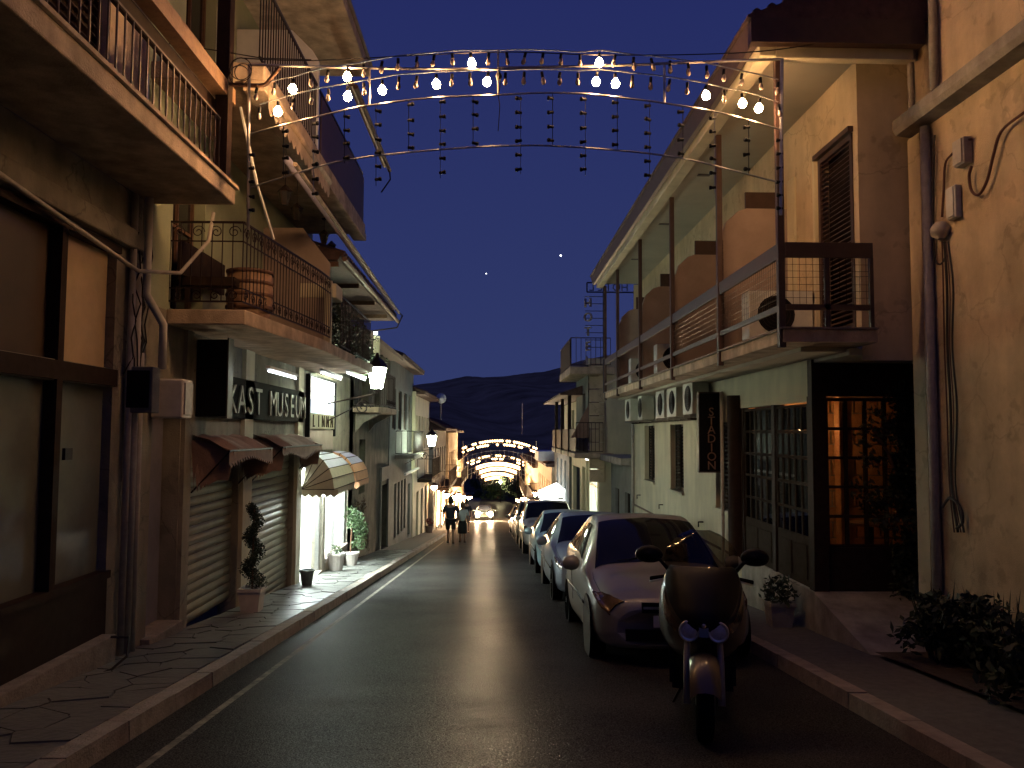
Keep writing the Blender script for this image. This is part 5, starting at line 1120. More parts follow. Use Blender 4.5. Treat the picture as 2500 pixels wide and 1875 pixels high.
# the arches further down: one lit bulb line each, same frame
oct_ = [Vector(v) for v in ((1, 0, 0), (-1, 0, 0), (0, 1, 0), (0, -1, 0), (0, 0, 1), (0, 0, -1))]; of = ((0, 2, 4), (2, 1, 4), (1, 3, 4), (3, 0, 4), (2, 0, 5), (1, 2, 5), (3, 1, 5), (0, 3, 5))
CV = [18, 17, 10, 9, 7, 5]
lab = ['second bulb arch, widest of the far ones', 'third bulb arch, sparser, just below the widest far one', 'fourth bulb arch, densely lit', 'fifth bulb arch, densely lit, in the middle of the tight stack', 'sixth bulb arch, second lowest of the tight stack', 'seventh and lowest of the far bulb arches']
for i, (y, pw, pcx, pyt, dens, m0) in enumerate(((58, 178, 1220, 1073, .62, 0), (72, 140, 1212, 1110, .55, 1), (100, 104, 1216, 1128, 1, 2), (112, 88, 1216, 1140, 1, 2), (128, 76, 1214, 1153, 1, 2), (140, 62, 1216, 1163, 1, 2))):
    t = empty('light_arch', (0, y, road(y)+5), lab[i], 'light arch', 'festive light arches across the street')
    L, R_ = P(pcx-pw/2, pyt+CV[i], y=y), P(pcx+pw/2, pyt+CV[i], y=y); mid = P(pcx, pyt, y=y); b = MB(); fr = MB(); W = R_.x-L.x; r = .10 if y < 90 else .115
    for row in (0, 1):
        pts = []
        for k in range(31):
            u = k/30; x = L.x+W*u; z = mid.z-(mid.z-L.z)*(2*u-1)**2-row*.28; pts.append((x, y, z))
            if random.random() < dens:
                n = len(b.v); b.v += [Vector((x, y, z-.09))+o*r for o in oct_]; b.f += [tuple(n+q for q in f) for f in of]
        fr.tube(pts, .015, 4)
    part('bulbs', b, 'bulb_far', t, kind='stuff'); 
    for row in (2, 3): fr.tube([(L.x+W*k/12, y, mid.z-(mid.z-L.z)*(k/6-1)**2-.4*row) for k in range(13)], .012, 4)
    for k in range(17):
        u = k/16; z = mid.z-(mid.z-L.z)*(2*u-1)**2-.7; fr.tube([(L.x+W*u, y, z), (L.x+W*u, y, z-(1.0 if k % 2 else .7))], .012, 4)
    fr.tube([(L.x, y, L.z+.4), (L.x, y, L.z-1.5)], .03, 5); fr.tube([(R_.x, y, R_.z+.4), (R_.x, y, R_.z-1.5)], .03, 5)
    part('frame', fr, 'steel', t)
# trees closing the street
for i, (px, py, y, r, lab_) in enumerate(((1215, 1196, 150, 3.6, 'green street tree under the lowest bulb arches'), (1262, 1190, 138, 2.8, 'darker tree right of the green street tree'), (1180, 1200, 165, 3.2, 'pale lit tree left of the green street tree'))):
    c = P(px, py, y=y); t = empty('street_tree', (c.x, y, road(y)), lab_, 'tree')
    part('trunk', MB().tube([(c.x, y, road(y)-.3), (c.x+.1, y, c.z-1), (c.x, y, c.z+1)], [.3, .22, .08], 7), 'brownw', t)
    lf = MB()
    for k in range(26): lf.leaves((c.x+random.uniform(-r, r)*.75, y+random.uniform(-r, r)*.6, c.z+random.uniform(-.6, .8)*r*.8), (r*.32, r*.3, r*.26), 90, .5)
    part('crown', lf, 'leafl' if i != 1 else 'leafd', t, kind='stuff')
t = empty('added_tree_lamp', (1.0, 136, road(136)), 'warm lamp added among the trees at the far end to light their leaves', 'street lamp')  # invented lamp, put here to brighten the tree leaves
part('pole', MB().tube([(1.0, 136, road(136)-.2), (1.0, 136, road(136)+3.3)], .07, 6), 'iron', t)
part('globe', MB().lathe([(.05, road(136)+3.2), (.3, road(136)+3.45), (.05, road(136)+3.75)], (1.0, 136, 0), 10), emat('globe_light', (1, .85, .45), 500), t)
s = solo('sky_glint', MB().lathe([(.0, -1.6), (1.6, 0), (0, 1.6)], P(1369, 624, y=1150), 6), 'star', 'bright star in the evening sky over the street', 'star')
s = solo('sky_glint', MB().lathe([(.0, -1.0), (1.0, 0), (0, 1.0)], P(1187, 668, y=1150), 6), 'star', 'fainter star left of the bright one', 'star')

# ================================================================ cars
def cat1(vals, u):
    n = len(vals)-1; u = max(0, min(n-1e-6, u)); i = int(u); t = u-i
    p0 = vals[max(i-1, 0)]; p1 = vals[i]; p2 = vals[i+1]; p3 = vals[min(i+2, n)]
    return 0.5*((2*p1)+(-p0+p2)*t+(2*p0-5*p1+4*p2-p3)*t*t+(-p0+3*p1-3*p2+p3)*t**3)
HATCH = [(0, .60, .22, .44, .54, .54), (.05, .72, .18, .52, .62, .64), (.20, .785, .17, .60, .695, .68), (.58, .82, .17, .72, .81, .72), (.98, .825, .17, .82, .89, .71), (1.40, .83, .17, .87, 1.17, .64), (1.80, .83, .17, .92, 1.385, .575), (2.2, .83, .17, .93, 1.44, .57), (2.9, .825, .17, .95, 1.415, .56), (3.4, .80, .18, .98, 1.30, .53), (3.68, .77, .20, .98, 1.07, .57), (3.80, .73, .24, .80, .86, .58), (3.84, .60, .3, .60, .64, .5)]
SEDAN = [(0, .58, .22, .46, .56, .50), (.05, .70, .18, .54, .65, .62), (.25, .79, .17, .63, .72, .68), (.75, .83, .17, .76, .83, .72), (1.2, .845, .17, .85, .91, .72), (1.62, .85, .17, .88, 1.17, .63), (2.0, .85, .17, .90, 1.36, .57), (2.45, .85, .17, .91, 1.42, .56), (3.0, .845, .17, .92, 1.36, .55), (3.45, .84, .18, .93, 1.12, .6), (3.8, .82, .19, .92, .98, .68), (4.3, .78, .22, .88, .93, .66), (4.38, .66, .3, .6, .66, .55)]
TRUCK = [(0, .66, .35, .62, .80, .62), (.05, .78, .32, .72, .90, .70), (.20, .83, .30, .82, .98, .74), (.7, .85, .30, .94, 1.03, .76), (1.1, .86, .30, 1.0, 1.08, .76), (1.35, .86, .30, 1.03, 1.35, .72), (1.62, .86, .30, 1.05, 1.62, .66), (2.0, .86, .30, 1.06, 1.68, .66), (3.6, .86, .30, 1.07, 1.68, .66), (4.0, .86, .32, 1.07, 1.62, .64), (4.25, .85, .34, 1.05, 1.15, .74), (4.5, .84, .36, 1.02, 1.08, .76), (4.56, .72, .4, .7, .8, .66)]
def car(name, loc, st, colm, label, opt, kind='parked_car'):
    ang = -math.atan(SLOPE); t = empty(kind, loc, label, 'car', 'cars parked along the right kerb' if kind == 'parked_car' else None, True, (ang, 0, opt.get('yaw', 0)))
    S = [s[0] for s in st]; L = S[-1]
    def uofs(s):
        for i in range(len(S)-1):
            if s <= S[i+1]: return i+(s-S[i])/(S[i+1]-S[i])
        return len(S)-1.0001
    def surf(s, ti, side=-1):
        u = uofs(s); w_, zb, zs, zt, wt = (cat1([q[k] for q in st], u) for k in range(1, 6))
        h = zs-zb
        pt = [(0, zb), (.80*w_, zb), (.965*w_, zb+.09), (w_, zb+.48*h), (.985*w_, zs), (min(wt*1.04, .96*w_), max(zt-.07, zs+.005)), (wt*.80, zt+.002), (0, zt+.028)]
        x = cat1([p[0] for p in pt], ti); z = cat1([p[1] for p in pt], ti)
        bow = .16*(abs(x)/.8)**2.2*max(0, 1-s/1.0)-.10*(abs(x)/.8)**2*max(0, 1-(L-s)/.8)
        return Vector((side*x, s+bow, z))
    ns, nt = 78, 29; rows = []
    for i in range(ns+1):
        a = i/ns; s = L*(a+.0) if True else 0
        s = L*(0.5-0.5*cos(pi*a))*.35+L*a*.65
        r = [surf(s, 7*k/nt, -1) for k in range(nt+1)]; r += [surf(s, 7*k/nt, 1) for k in range(nt-1, 0, -1)]; r.append(r[0].copy()); rows.append(r)
    b = MB().grid(rows); b.poly([v for v in rows[0][:-1]]); b.poly([v for v in rows[-1][:-1]])
    me = b.mesh('body', colm, None, True); fix_normals(me)
    for p in me.polygons: p.use_smooth = len(p.vertices) == 4
    o = bpy.data.objects.new('body', me); link(o, t, (0, 0, 0))
    def patch(c4, off=.006, n=8, m_=10, side=-1):
        rows = []
        for i in range(n+1):
            r = []
            for j in range(m_+1):
                a, c = i/n, j/m_; q = [c4[0][k]*(1-a)*(1-c)+c4[1][k]*a*(1-c)+c4[2][k]*a*c+c4[3][k]*(1-a)*c for k in (0, 1)]
                p = surf(q[0], q[1], side); ds = surf(min(q[0]+.02, L-.001), q[1], side)-surf(max(q[0]-.02, 0.001), q[1], side); dt = surf(q[0], min(q[1]+.03, 6.999), side)-surf(q[0], q[1]-.03, side)
                nn = ds.cross(dt)*(-side); nn = nn.normalized() if nn.length > 1e-9 else Vector((0, 0, 1)); r.append(p+nn*(-off if nn.dot(p-Vector((0, p.y, .7))) < 0 else off))
            rows.append(r)
        return MB().grid(rows)
    def P_(nm, bb, m_, sm=True, lab_=None):
        o = part(nm, bb, m_, None, smooth=sm, label=lab_); o.parent = t; return o
    ws0, ws1 = opt['ws']; gm_ = 'glass'
    wsb = MB()
    for sd in (-1, 1):
        q = patch([(ws0, 5.38), (ws1, 5.42), (ws1+.04, 7), (ws0+.02, 7)], .006, 10, 10, sd); n = len(wsb.v); wsb.v += q.v; wsb.f += [tuple(n+i for i in f) for f in q.f]
    P_('windscreen', wsb, gm_)
    rb = MB()
    for sd in (-1, 1):
        q = patch([(opt['rw'][0], 5.5), (opt['rw'][1], 5.4), (opt['rw'][1], 7), (opt['rw'][0], 7)], .006, 8, 8, sd); n = len(rb.v); rb.v += q.v; rb.f += [tuple(n+i for i in f) for f in q.f]
    P_('rear_window', rb, gm_)
    for sd in (-1, 1):
        for q in opt['sw']: P_('side_window', patch(q, .006, 10, 6, sd), gm_)
        P_('headlight', patch(opt['hl'], .009, 8, 8, sd), opt.get('hlm', 'lens'))
        hb_ = [surf(*opt['hl'][i], sd) for i in range(4)]
        P_('headlight_seam', MB().tube([surf(opt['hl'][a][0]*(1-k/6)+opt['hl'][b][0]*k/6, opt['hl'][a][1]*(1-k/6)+opt['hl'][b][1]*k/6, sd) for a, b in ((0, 1), (1, 2), (2, 3), (3, 0)) for k in range(6)], .007, 4), 'blackp')
        P_('door_seam', MB().tube([surf(opt['door'], 2.6+.12*k, sd)+Vector((sd*.002, 0, 0)) for k in range(13)], .004, 4), 'blackp')
        P_('door_handle', MB().tube([surf(opt['door']-.20, 3.82, sd)+Vector((sd*.02, 0, 0)), surf(opt['door']-.06, 3.82, sd)+Vector((sd*.02, 0, 0))], .012, 5), colm)
        P_('side_strip', MB().tube([surf(.95+.1*k, 3.1, sd)+Vector((sd*.006, 0, 0)) for k in range(int((L-1.9)/.1))], .014, 5), 'blackp')
        m0 = surf(ws0+.22, 4.15, sd); P_('mirror', MB().lathe([(.02, -.10), (.07, -.08), (.085, 0), (.07, .06), (.03, .09)], m0+Vector((sd*.13, .02, .03)), 12, 'X'), colm)
        P_('mirror_glass', MB().lathe([(.06, .045), (.06, .05)], m0+Vector((sd*.14, .02, .03)), 12, 'Y'), gm_)
        for wy in opt['wheels']:
            wx = sd*.80*opt.get('wk', 1); R0 = opt.get('wr', .29)
            ar = MB().lathe([(R0+.055, -.004), (R0+.055, .004)], (surf(wy, 3, sd).x+sd*.002, wy, R0+.01), 26, 'X'); P_('wheel_arch', ar, 'blackp', False)
            wt_ = P_('wheel', MB().lathe([(R0*.72, -.09*sd), (R0*.97, -.085*sd), (R0, -.05*sd), (R0, .05*sd), (R0*.95, .085*sd), (R0*.72, .09*sd)], (wx-sd*.062, wy, R0), 28, 'X'), 'rubber')
            ri = MB().lathe([(R0*.72, .075*sd), (R0*.68, .085*sd), (R0*.62, .06*sd)], (wx-sd*.062, wy, R0), 24, 'X')
            for k in range(7):
                a = 2*pi*k/7; u = Vector((0, cos(a), sin(a))); v = Vector((0, -sin(a), cos(a))); c = Vector((wx+sd*.016, wy, R0)); e = Vector((sd*.006, 0, 0))
                ri.hexa([c+v*.028, c-v*.028, c+u*R0*.68-v*.022, c+u*R0*.68+v*.022, c+v*.028+e, c-v*.028+e, c+u*R0*.68-v*.022+e, c+u*R0*.68+v*.022+e])
            ri.lathe([(.05, 0), (.04, .01*sd)], (wx+sd*.018, wy, R0), 12, 'X'); o = part('rim', ri, 'alloy', None); o.parent = wt_
    zf = st[0][2]
    gz0, gz1 = opt['grille']
    def fr_y(x): return .16*(abs(x)/.8)**2.2
    def band(z0, z1, xw, m_, nm, y_=-.012, th=.02, n=12):
        b = MB(); rows0 = []
        for k in range(n+1):
            x = -xw+2*xw*k/n; rows0.append(x)
        for k in range(n):
            x, x2 = rows0[k], rows0[k+1]; b.hexa([(x, fr_y(x)+y_, z0), (x2, fr_y(x2)+y_, z0), (x2, fr_y(x2)+y_+th, z0), (x, fr_y(x)+y_+th, z0), (x, fr_y(x)+y_, z1), (x2, fr_y(x2)+y_, z1), (x2, fr_y(x2)+y_+th, z1), (x, fr_y(x)+y_+th, z1)])
        return P_(nm, b, m_, False)
    band(gz0, gz1, .36, 'blackp', 'grille', -.020, .04); band((gz0+gz1)/2-.012, (gz0+gz1)/2+.012, .35, 'chrome', 'grille_bar', -.030, .01)
    band(zf+.03, zf+.14, .52, 'blackp', 'air_intake', -.014, .04)
    P_('number_plate', MB().box(-.26, .26, -.035, -.024, zf+.17, zf+.28), 'white', False)
    if opt.get('on'):
        for x in (-.58, .58): P_('headlamp', MB().lathe([(.19, .0), (.17, -.03), (.02, -.04)], (x, fr_y(x)-.03, .62), 16, 'Y'), 'headlamp')
    # wipers
    for x in (-.45, .12): 
        a = surf(ws0+.02, 6.3 if x < 0 else 6.85, -1); P_('wiper', MB().tube([Vector((x, a.y-.02, a.z+.02)), Vector((x+.42, a.y+.10, a.z+.075))], .007, 4), 'blackp')
    P_('door_mirror_seam', MB().tube([surf(.12+.05*k, 5.1, -1)+Vector((0, 0, .004)) for k in range(int((ws0-.12)/.05))], .003, 4), 'blackp'); P_('bonnet_seam', MB().tube([surf(.12+.05*k, 5.1, 1)+Vector((0, 0, .004)) for k in range(int((ws0-.12)/.05))], .003, 4), 'blackp')
    if opt.get('rack'):
        z = st[7][4]+.06
        for x in (-.55, .55): P_('roof_rail', MB().tube([(x, 1.9, z), (x, 3.7, z)], .02, 6), 'steel')
        for y in (2.1, 3.4): P_('cross_bar', MB().tube([(-.6, y, z+.03), (.6, y, z+.03)], .018, 6), 'steel')
    if opt.get('aerial'): P_('aerial', MB().tube([(0.1, 1.95, 1.45), (0.1, 2.35, 1.85)], .005, 4), 'cable')
    return t
M['clearlens'] = mat('clear_lamp_lens', (.66, .64, .60), .35, metal=.1, var=.3, scale=40)
M['lens'] = mat('headlight_lens', (.20, .13, .08), .14, metal=.4, var=.3, scale=30, coat=1.0)
OH = dict(ws=(1.02, 1.76), rw=(3.30, 3.62), sw=[[(1.42, 4.22), (2.22, 4.18), (2.22, 4.92), (1.90, 4.92)], [(2.29, 4.18), (3.15, 4.25), (2.95, 4.90), (2.29, 4.92)]], hl=[(.03, 4.05), (.40, 4.15), (.34, 5.2), (.05, 5.95)], door=2.25, wheels=(.74, 3.22), grille=(.52, .62), wr=.285)
OS = dict(ws=(1.24, 1.94), rw=(3.05, 3.42), sw=[[(1.62, 4.22), (2.40, 4.18), (2.40, 4.92), (2.08, 4.92)], [(2.47, 4.18), (3.25, 4.25), (3.0, 4.88), (2.47, 4.92)]], hl=[(.08, 3.8), (.50, 4.1), (.46, 4.8), (.10, 5.15)], door=2.44, wheels=(.80, 3.40), grille=(.50, .60), wr=.295, wk=1.02)
OT = dict(ws=(1.14, 1.58), rw=(3.98, 4.22), sw=[[(1.45, 4.22), (2.40, 4.2), (2.40, 4.92), (1.68, 4.92)], [(2.47, 4.2), (3.8, 4.2), (3.75, 4.9), (2.47, 4.92)]], hl=[(.05, 4.0), (.25, 4.1), (.22, 4.9), (.06, 5.1)], door=2.44, wheels=(.80, 3.70), grille=(.62, .76), wr=.34, rack=1, wk=1.03)
def zc(y): return road(y)+.012
cc1 = carpaint('champagne_silver_paint', (.31, .31, .27)); cc2 = carpaint('silver_blue_paint', (.26, .31, .37)); cc3 = carpaint('pale_blue_paint', (.30, .42, .46)); cc4 = carpaint('off_white_paint', (.50, .46, .40)); cc5 = carpaint('dark_green_paint', (.04, .05, .045)); cc6 = carpaint('dark_red_paint', (.10, .03, .025))
car('c', (1.82, 7.90, zc(7.9)), HATCH, cc1, 'champagne silver hatchback right behind the scooter', OH)
car('c', (1.80, 12.75, zc(12.75)), SEDAN, cc2, 'silver blue car, second in the parked row', dict(OS, aerial=1))
car('c', (1.78, 17.8, zc(17.8)), SEDAN, cc3, 'pale blue car with shiny headlights, third in the row', dict(OS, hlm='chrome'))
car('c', (1.75, 24.9, zc(24.9)), TRUCK, cc4, 'tall off white car with roof rack, fourth in the row', OT)
car('c', (1.72, 31.2, zc(31.2)), TRUCK, cc5, 'tall dark car glittering behind the off white one', dict(OT, rack=0))
car('c', (1.68, 37.5, zc(37.5)), HATCH, cc6, 'dark red hatchback, sixth in the row', OH)
car('c', (1.66, 43.5, zc(43.5)), HATCH, cc5, 'last dark hatchback at the end of the row', OH)
car('c', (-.95, 74, zc(74)), SEDAN, cc5, 'oncoming car far down the street with blinding headlights', dict(OS, on=1), 'oncoming_car')
# ================================================================ scooter
def scooter():
    SX, SY = 1.43, 5.5; t = empty('scooter', (SX, SY, road(SY)), 'dark maxi scooter with twin round headlights parked nearest the camera', 'scooter', None, True, (-math.atan(SLOPE), 0, R(-13)))
    def Q(nm, b, m_, sm=True, lab_=None, par=None, clean=False):
        o = part(nm, b, m_, None, smooth=sm, label=lab_, clean=clean); o.parent = par or t; return o
    champ = carpaint('bronze_scooter_paint', (.085, .066, .045))
    # wheels
    for nm, y in (('front_wheel', .02), ('rear_wheel', 1.46)):
        w1 = Q(nm, MB().lathe([(.15, -.045), (.22, -.058), (.262, -.045), (.275, 0), (.262, .045), (.22, .058), (.15, .045)], (0, y, .275), 32, 'X'), 'rubber')
        r = MB().lathe([(.155, -.04), (.14, -.03), (.14, .03), (.155, .04)], (0, y, .275), 24, 'X').lathe([(.04, -.06), (.04, .06)], (0, y, .275), 12, 'X')
        for k in range(5):
            a = 2*pi*k/5; r.tube([(0, y+cos(a)*.03, .275+sin(a)*.03), (0, y+cos(a)*.15, .275+sin(a)*.15)], .014, 5)
        Q('rim', r, 'alloy', par=w1); Q('brake_disc', MB().lathe([(.10, .062), (.10, .067)], (-.0, y, .275), 20, 'X'), 'steel', par=w1)
    for x in (-.115, .115):
        Q('fork_leg', MB().tube([(x, .03, .24), (x, .10, .50), (x*.95, .17, .74)], [.026, .024, .020], 8), 'pipe')
    # front mudguard: arched shell over the wheel
    rows = []
    for i in range(11):
        a = R(20+i*12.5); rr = .31
        rows.append([(x, .02-cos(a)*rr, .275+sin(a)*rr-abs(x/.1)**3*.05) for x in (-.10, -.085, -.05, 0, .05, .085, .10)])
    Q('mudguard', MB().grid(rows), champ)
    # front fairing: loft of horizontal sections (height, half width, nose y, side y)
    sec = [(.50, .20, .28, .52), (.58, .27, .16, .50), (.66, .305, .08, .50), (.74, .315, .03, .50), (.82, .315, .02, .48), (.92, .305, .08, .46), (1.02, .285, .16, .44), (1.10, .255, .24, .42), (1.14, .22, .30, .42)]
    def fair(u, k, off=0.0):
        h, w_, yn, ys = (cat1([s[i] for s in sec], u) for i in range(4)); a = -pi/2+pi*k
        x = sin(a)*(w_+off); c = max(0, cos(a)); return Vector((x, ys-(ys-yn+off)*c**1.15, h))
    rows = [[fair(i/3, k/24) for k in range(25)] for i in range(25)]
    Q('front_fairing', MB().grid(rows), champ)
    # black centre shield narrowing down between the lamps
    rows = []
    for i in range(19):
        u = 2.9+i/18*5.05; f = (i/18)**.75; kw = .05+.45*f
        rows.append([fair(u, .5+kw*(j/10*2-1), .008) for j in range(11)])
    Q('black_shield', MB().grid(rows), 'glossblack')
    for sd in (-1, 1):   # lamp clusters sweeping up along the shield
        rows = []
        for i in range(13):
            f = i/12; u = 2.55+f*3.2; k0 = .07+.31*(f**.75); k1 = k0+.10*(1-f)+.035
            rows.append([fair(u, .5+sd*(k0+(k1-k0)*j/4), .010) for j in range(5)])
        Q('indicator_lens', MB().grid(rows), 'lens')
        c = fair(2.75, .5+sd*.115, .0); c = Vector((sd*.098, c.y-.01, c.z))
        hl = Q('headlight', MB().lathe([(.054, .02), (.070, -.004), (.074, -.016), (.066, -.024), (.058, -.018)], c, 24, 'Y'), 'chrome')
        Q('headlight_glass', MB().lathe([(.060, -.014), (.040, -.024), (.005, -.030)], c, 20, 'Y'), 'clearlens', par=hl)
    c = fair(2.5, .5, .01); Q('centre_vent', MB().box(-.032, .032, c.y-.02, c.y+.02, .685, .795), 'alloy', False)
    # lower dark belly and leg shield
    Q('belly', MB().grid([[(x*w_, y0+abs(x)**2*.2, z) for x in (-1, -.8, -.4, 0, .4, .8, 1)] for (z, w_, y0) in ((.62, .25, .30), (.50, .25, .34), (.36, .22, .36), (.24, .16, .42))]), 'blackp')
    Q('leg_shield', MB().box(-.24, .24, .50, .56, .28, .98), 'blackp', False); Q('floor_board', MB().box(-.22, .22, .5, 1.1, .24, .34), 'blackp', False)
    # windscreen: tall clear smoked shield leaning back
    rows = []
    for i in range(13):
        f = i/12; z = 1.02+.38*f; w_ = .225+.055*sin(pi*min(1, f*1.25)*.9)-.02*f
        if f > .6: w_ *= math.sqrt(max(.03, 1-((f-.6)/.42)**2))
        rows.append([(x*w_, .30+.20*f+.10*x*x, z) for x in [q/5-1 for q in range(11)]])
    Q('windscreen', MB().grid(rows), 'smoked')
    # handlebar, grips, levers, mirrors
    hb = Q('handlebar', MB().tube([(-.36, .60, 1.02), (-.22, .54, 1.05), (0, .52, 1.06), (.22, .54, 1.05), (.36, .60, 1.02)], .014, 8), 'iron')
    for sd in (-1, 1):
        Q('grip', MB().tube([(sd*.26, .56, 1.04), (sd*.38, .61, 1.015)], .019, 8), 'rubber', par=hb)
        Q('brake_lever', MB().tube([(sd*.25, .50, 1.035), (sd*.39, .54, 1.0)], .007, 5), 'steel', par=hb)
        Q('mirror_stalk', MB().tube([(sd*.24, .44, 1.10), (sd*.30, .40, 1.17), (sd*.35, .40, 1.20)], [.018, .013, .013], 6), 'blackp')
        mr = MB().lathe([(.005, -.035), (.05, -.032), (.072, -.012), (.078, .012), (.07, .018)], (0, 0, 0), 20, 'Y')
        for v in mr.v: v.x *= 1.35; v.z *= .85; v.z += -abs(v.x)*.05; v += Vector((sd*.385, .42, 1.215))
        Q('mirror', mr, 'blackp')
    # seat and tail
    rows = []
    for y, w_, z in ((.92, .06, .70), (.98, .12, .76), (1.2, .15, .77), (1.4, .15, .80), (1.6, .13, .87), (1.9, .08, .88)):
        rows.append([(w_*1.05, y, z-.10), (w_, y, z-.02), (w_*.6, y, z+.01), (0, y, z+.015), (-w_*.6, y, z+.01), (-w_, y, z-.02), (-w_*1.05, y, z-.10)])
    Q('seat', MB().grid(rows), 'blackp')
    rows = []
    for y, w_, z0, z1 in ((.85, .10, .34, .62), (1.0, .18, .36, .68), (1.4, .20, .44, .72), (1.8, .15, .58, .80), (1.98, .06, .68, .80)):
        rows.append([(w_*.8, y, z0), (w_, y, (z0+z1)/2), (w_*.95, y, z1), (-w_*.95, y, z1), (-w_, y, (z0+z1)/2), (-w_*.8, y, z0)])
    Q('tail_body', MB().grid(rows), champ); Q('engine', MB().box(-.14, .14, 1.1, 1.5, .18, .44), 'blackp', False)
    Q('exhaust', MB().tube([(.17, 1.0, .25), (.19, 1.4, .30), (.19, 1.8, .36)], [.03, .055, .05], 8), 'steel'); Q('stand', MB().tube([(-.1, 1.0, .25), (-.22, 1.05, .01)], .012, 5), 'iron')
    Q('badge', MB().lathe([(.016, 0), (.014, -.006)], fair(3.1, .5, .012)+Vector((0, 0, .015)), 12, 'Y'), 'chrome')
M['glossblack'] = mat('gloss_black_plastic', (.006, .006, .007), .5, var=0, coat=0, spec=.25)
sm = bpy.data.materials.new('smoked_screen'); sm.use_nodes = True; t_ = sm.node_tree; t_.nodes.clear()
o_ = t_.nodes.new('ShaderNodeOutputMaterial'); mx_ = t_.nodes.new('ShaderNodeMixShader'); tr_ = t_.nodes.new('ShaderNodeBsdfTransparent'); gl_ = t_.nodes.new('ShaderNodeBsdfGlossy'); fr_ = t_.nodes.new('ShaderNodeFresnel')
gl_.inputs['Roughness'].default_value = .08; tr_.inputs[0].default_value = (.22, .20, .18, 1); t_.links.new(fr_.outputs[0], mx_.inputs[0]); t_.links.new(tr_.outputs[0], mx_.inputs[1]); t_.links.new(gl_.outputs[0], mx_.inputs[2]); t_.links.new(mx_.outputs[0], o_.inputs[0]); M['smoked'] = sm
scooter()

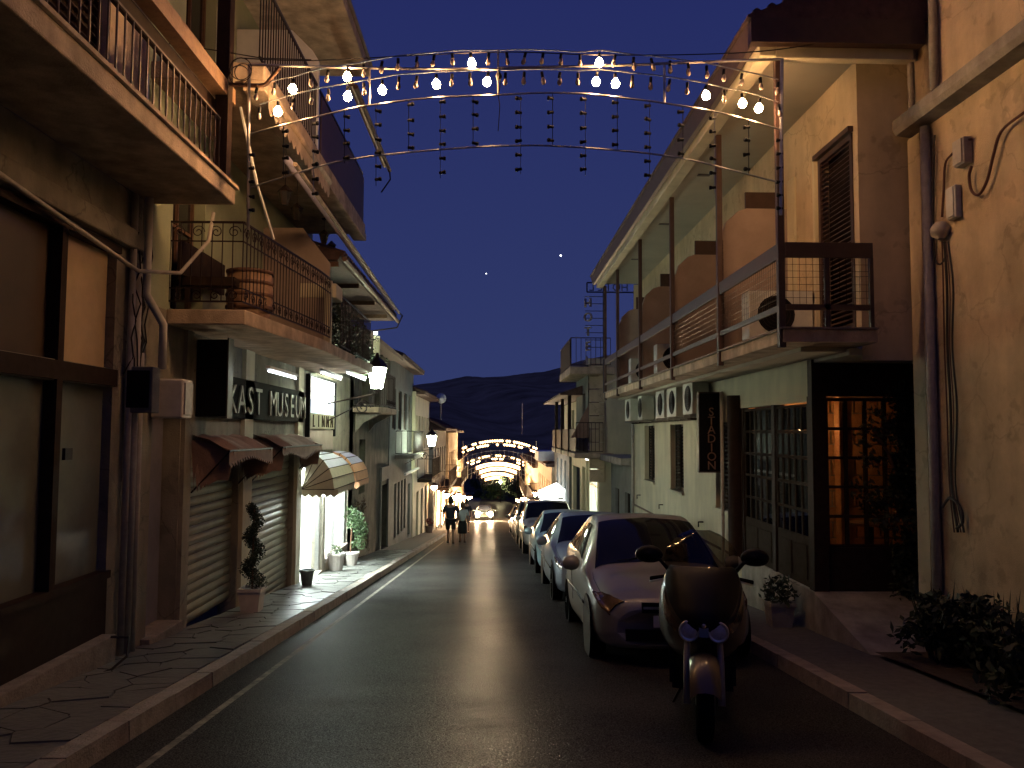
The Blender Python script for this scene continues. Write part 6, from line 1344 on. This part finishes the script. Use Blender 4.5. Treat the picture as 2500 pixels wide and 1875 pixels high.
# ================================================================ people
def skinned(name, verts, edges, radii, m_, parent, root=0, sub=2, label=None):
    me = bpy.data.meshes.new(name); me.from_pydata(verts, edges, []); me.materials.append(M[m_])
    o = bpy.data.objects.new(name, me); COL.objects.link(o); WO[o.name] = Vector((0, 0, 0)); o.parent = parent
    md = o.modifiers.new('skin', 'SKIN'); md.use_smooth_shade = True
    for i, r in enumerate(radii): v = me.skin_vertices[0].data[i]; v.radius = (r, r) if not isinstance(r, tuple) else r; v.use_root = (i == root)
    s = o.modifiers.new('sub', 'SUBSURF'); s.levels = sub; s.render_levels = sub
    if label: o['label'] = label
    return o
def person(loc, h, yaw, label, stride, top_m, bot_m, hair_m='blcloth', skirt=False, arms=1.0, group=None, bulk=1.0):
    t = empty('person', loc, label, 'person', group, True, (0, 0, yaw)); k = h/1.75; s = stride
    V = [(0, 0, .95), (0, 0, 1.15), (0, -.01, 1.38), (0, 0, 1.50), (0, .02, 1.60), (0, .02, 1.70),
         (-.10, 0, .90), (-.11, s*.22, .50), (-.11, s*.30-.06, .09), (-.12, s*.30+.10, .04), (.10, 0, .90), (.11, -s*.20, .50), (.11, -s*.30-.03, .09), (.12, -s*.30+.13, .04),
         (-.19, 0, 1.42), (-.25, -s*.05, 1.14), (-.25, -s*.12+.08, .90), (-.245, -s*.13+.13, .80), (.19, 0, 1.42), (.25, s*.05, 1.14), (.25, s*.12+.08, .90), (.245, s*.13+.13, .80)]
    E = [(0, 1), (1, 2), (2, 3), (3, 4), (4, 5), (0, 6), (6, 7), (7, 8), (8, 9), (0, 10), (10, 11), (11, 12), (12, 13), (2, 14), (14, 15), (15, 16), (16, 17), (2, 18), (18, 19), (19, 20), (20, 21)]
    Rr = [.15, .14, .16, .06, .09, .07, .095, .06, .038, .035, .095, .06, .038, .035, .06, .042, .032, .03, .06, .042, .032, .03]
    sc_ = lambda vs: [(x*k*(bulk if z > .8 else 1), y*k, z*k) for x, y, z in vs]
    skinned('body', sc_(V), E, [r*k for r in Rr], 'skin', t)
    TV = [(0, 0, .92), (0, 0, 1.15), (0, -.01, 1.36), (0, 0, 1.46), (-.19, 0, 1.41), (-.255, -s*.04, 1.18), (.19, 0, 1.41), (.255, s*.04, 1.18)]
    TE = [(0, 1), (1, 2), (2, 3), (2, 4), (4, 5), (2, 6), (6, 7)]
    skinned('top', sc_(TV), TE, [q*k*bulk for q in (.175, .165, .185, .075, .08, .065, .08, .065)], top_m, t)
    if skirt:
        b = MB().lathe([(.165*k, .98*k), (.20*k, .85*k), (.21*k, .60*k), (.20*k, .42*k)], (0, 0, 0), 16); o = part('skirt', b, bot_m, None, smooth=True); o.parent = t
    else:
        BV = [(0, 0, .95), (-.10, 0, .86), (-.115, s*.20, .50), (.10, 0, .86), (.115, -s*.18, .50)]
        skinned('shorts', sc_(BV), [(0, 1), (1, 2), (0, 3), (3, 4)], [q*k for q in (.165, .115, .09, .115, .09)], bot_m, t)
    hv = MB().lathe([(.02*k, 1.84*k), (.085*k, 1.80*k), (.112*k, 1.72*k), (.112*k, 1.62*k), (.09*k, 1.55*k)], (0, -.012*k, 0), 14); o = part('hair', hv, hair_m, None, smooth=True); o.parent = t
    for sd in (-1, 1):
        o = part('shoe', MB().lathe([(.03*k, .0), (.05*k, .02*k), (.045*k, .06*k), (.03*k, .09*k)], (sd*.12*k, -sd*s*.30*k+.03*k, 0), 10), 'blcloth', None, smooth=True); o.parent = t
# they walk away from the camera, down the street, keeping to the left edge
c = P(1101, 1305, z=road(32.5)); person((P(1101, 1200, y=32.5).x, 32.5, road(32.5)), 1.80, 0, 'broad man in a dark jacket and shorts walking away by the left kerb', .55, 'dkcloth', 'blcloth', group=None, bulk=1.15)
person((P(1130, 1200, y=33.2).x, 33.2, road(33.2)), 1.60, 0, 'woman in a white top and dark knee length skirt walking beside the broad man', .4, 'whcloth', 'blcloth', 'brownw', True)
person((P(1140, 1200, y=44).x, 44, road(44)), 1.75, pi, 'dark figure further down behind the woman in white', .3, 'blcloth', 'dkcloth')
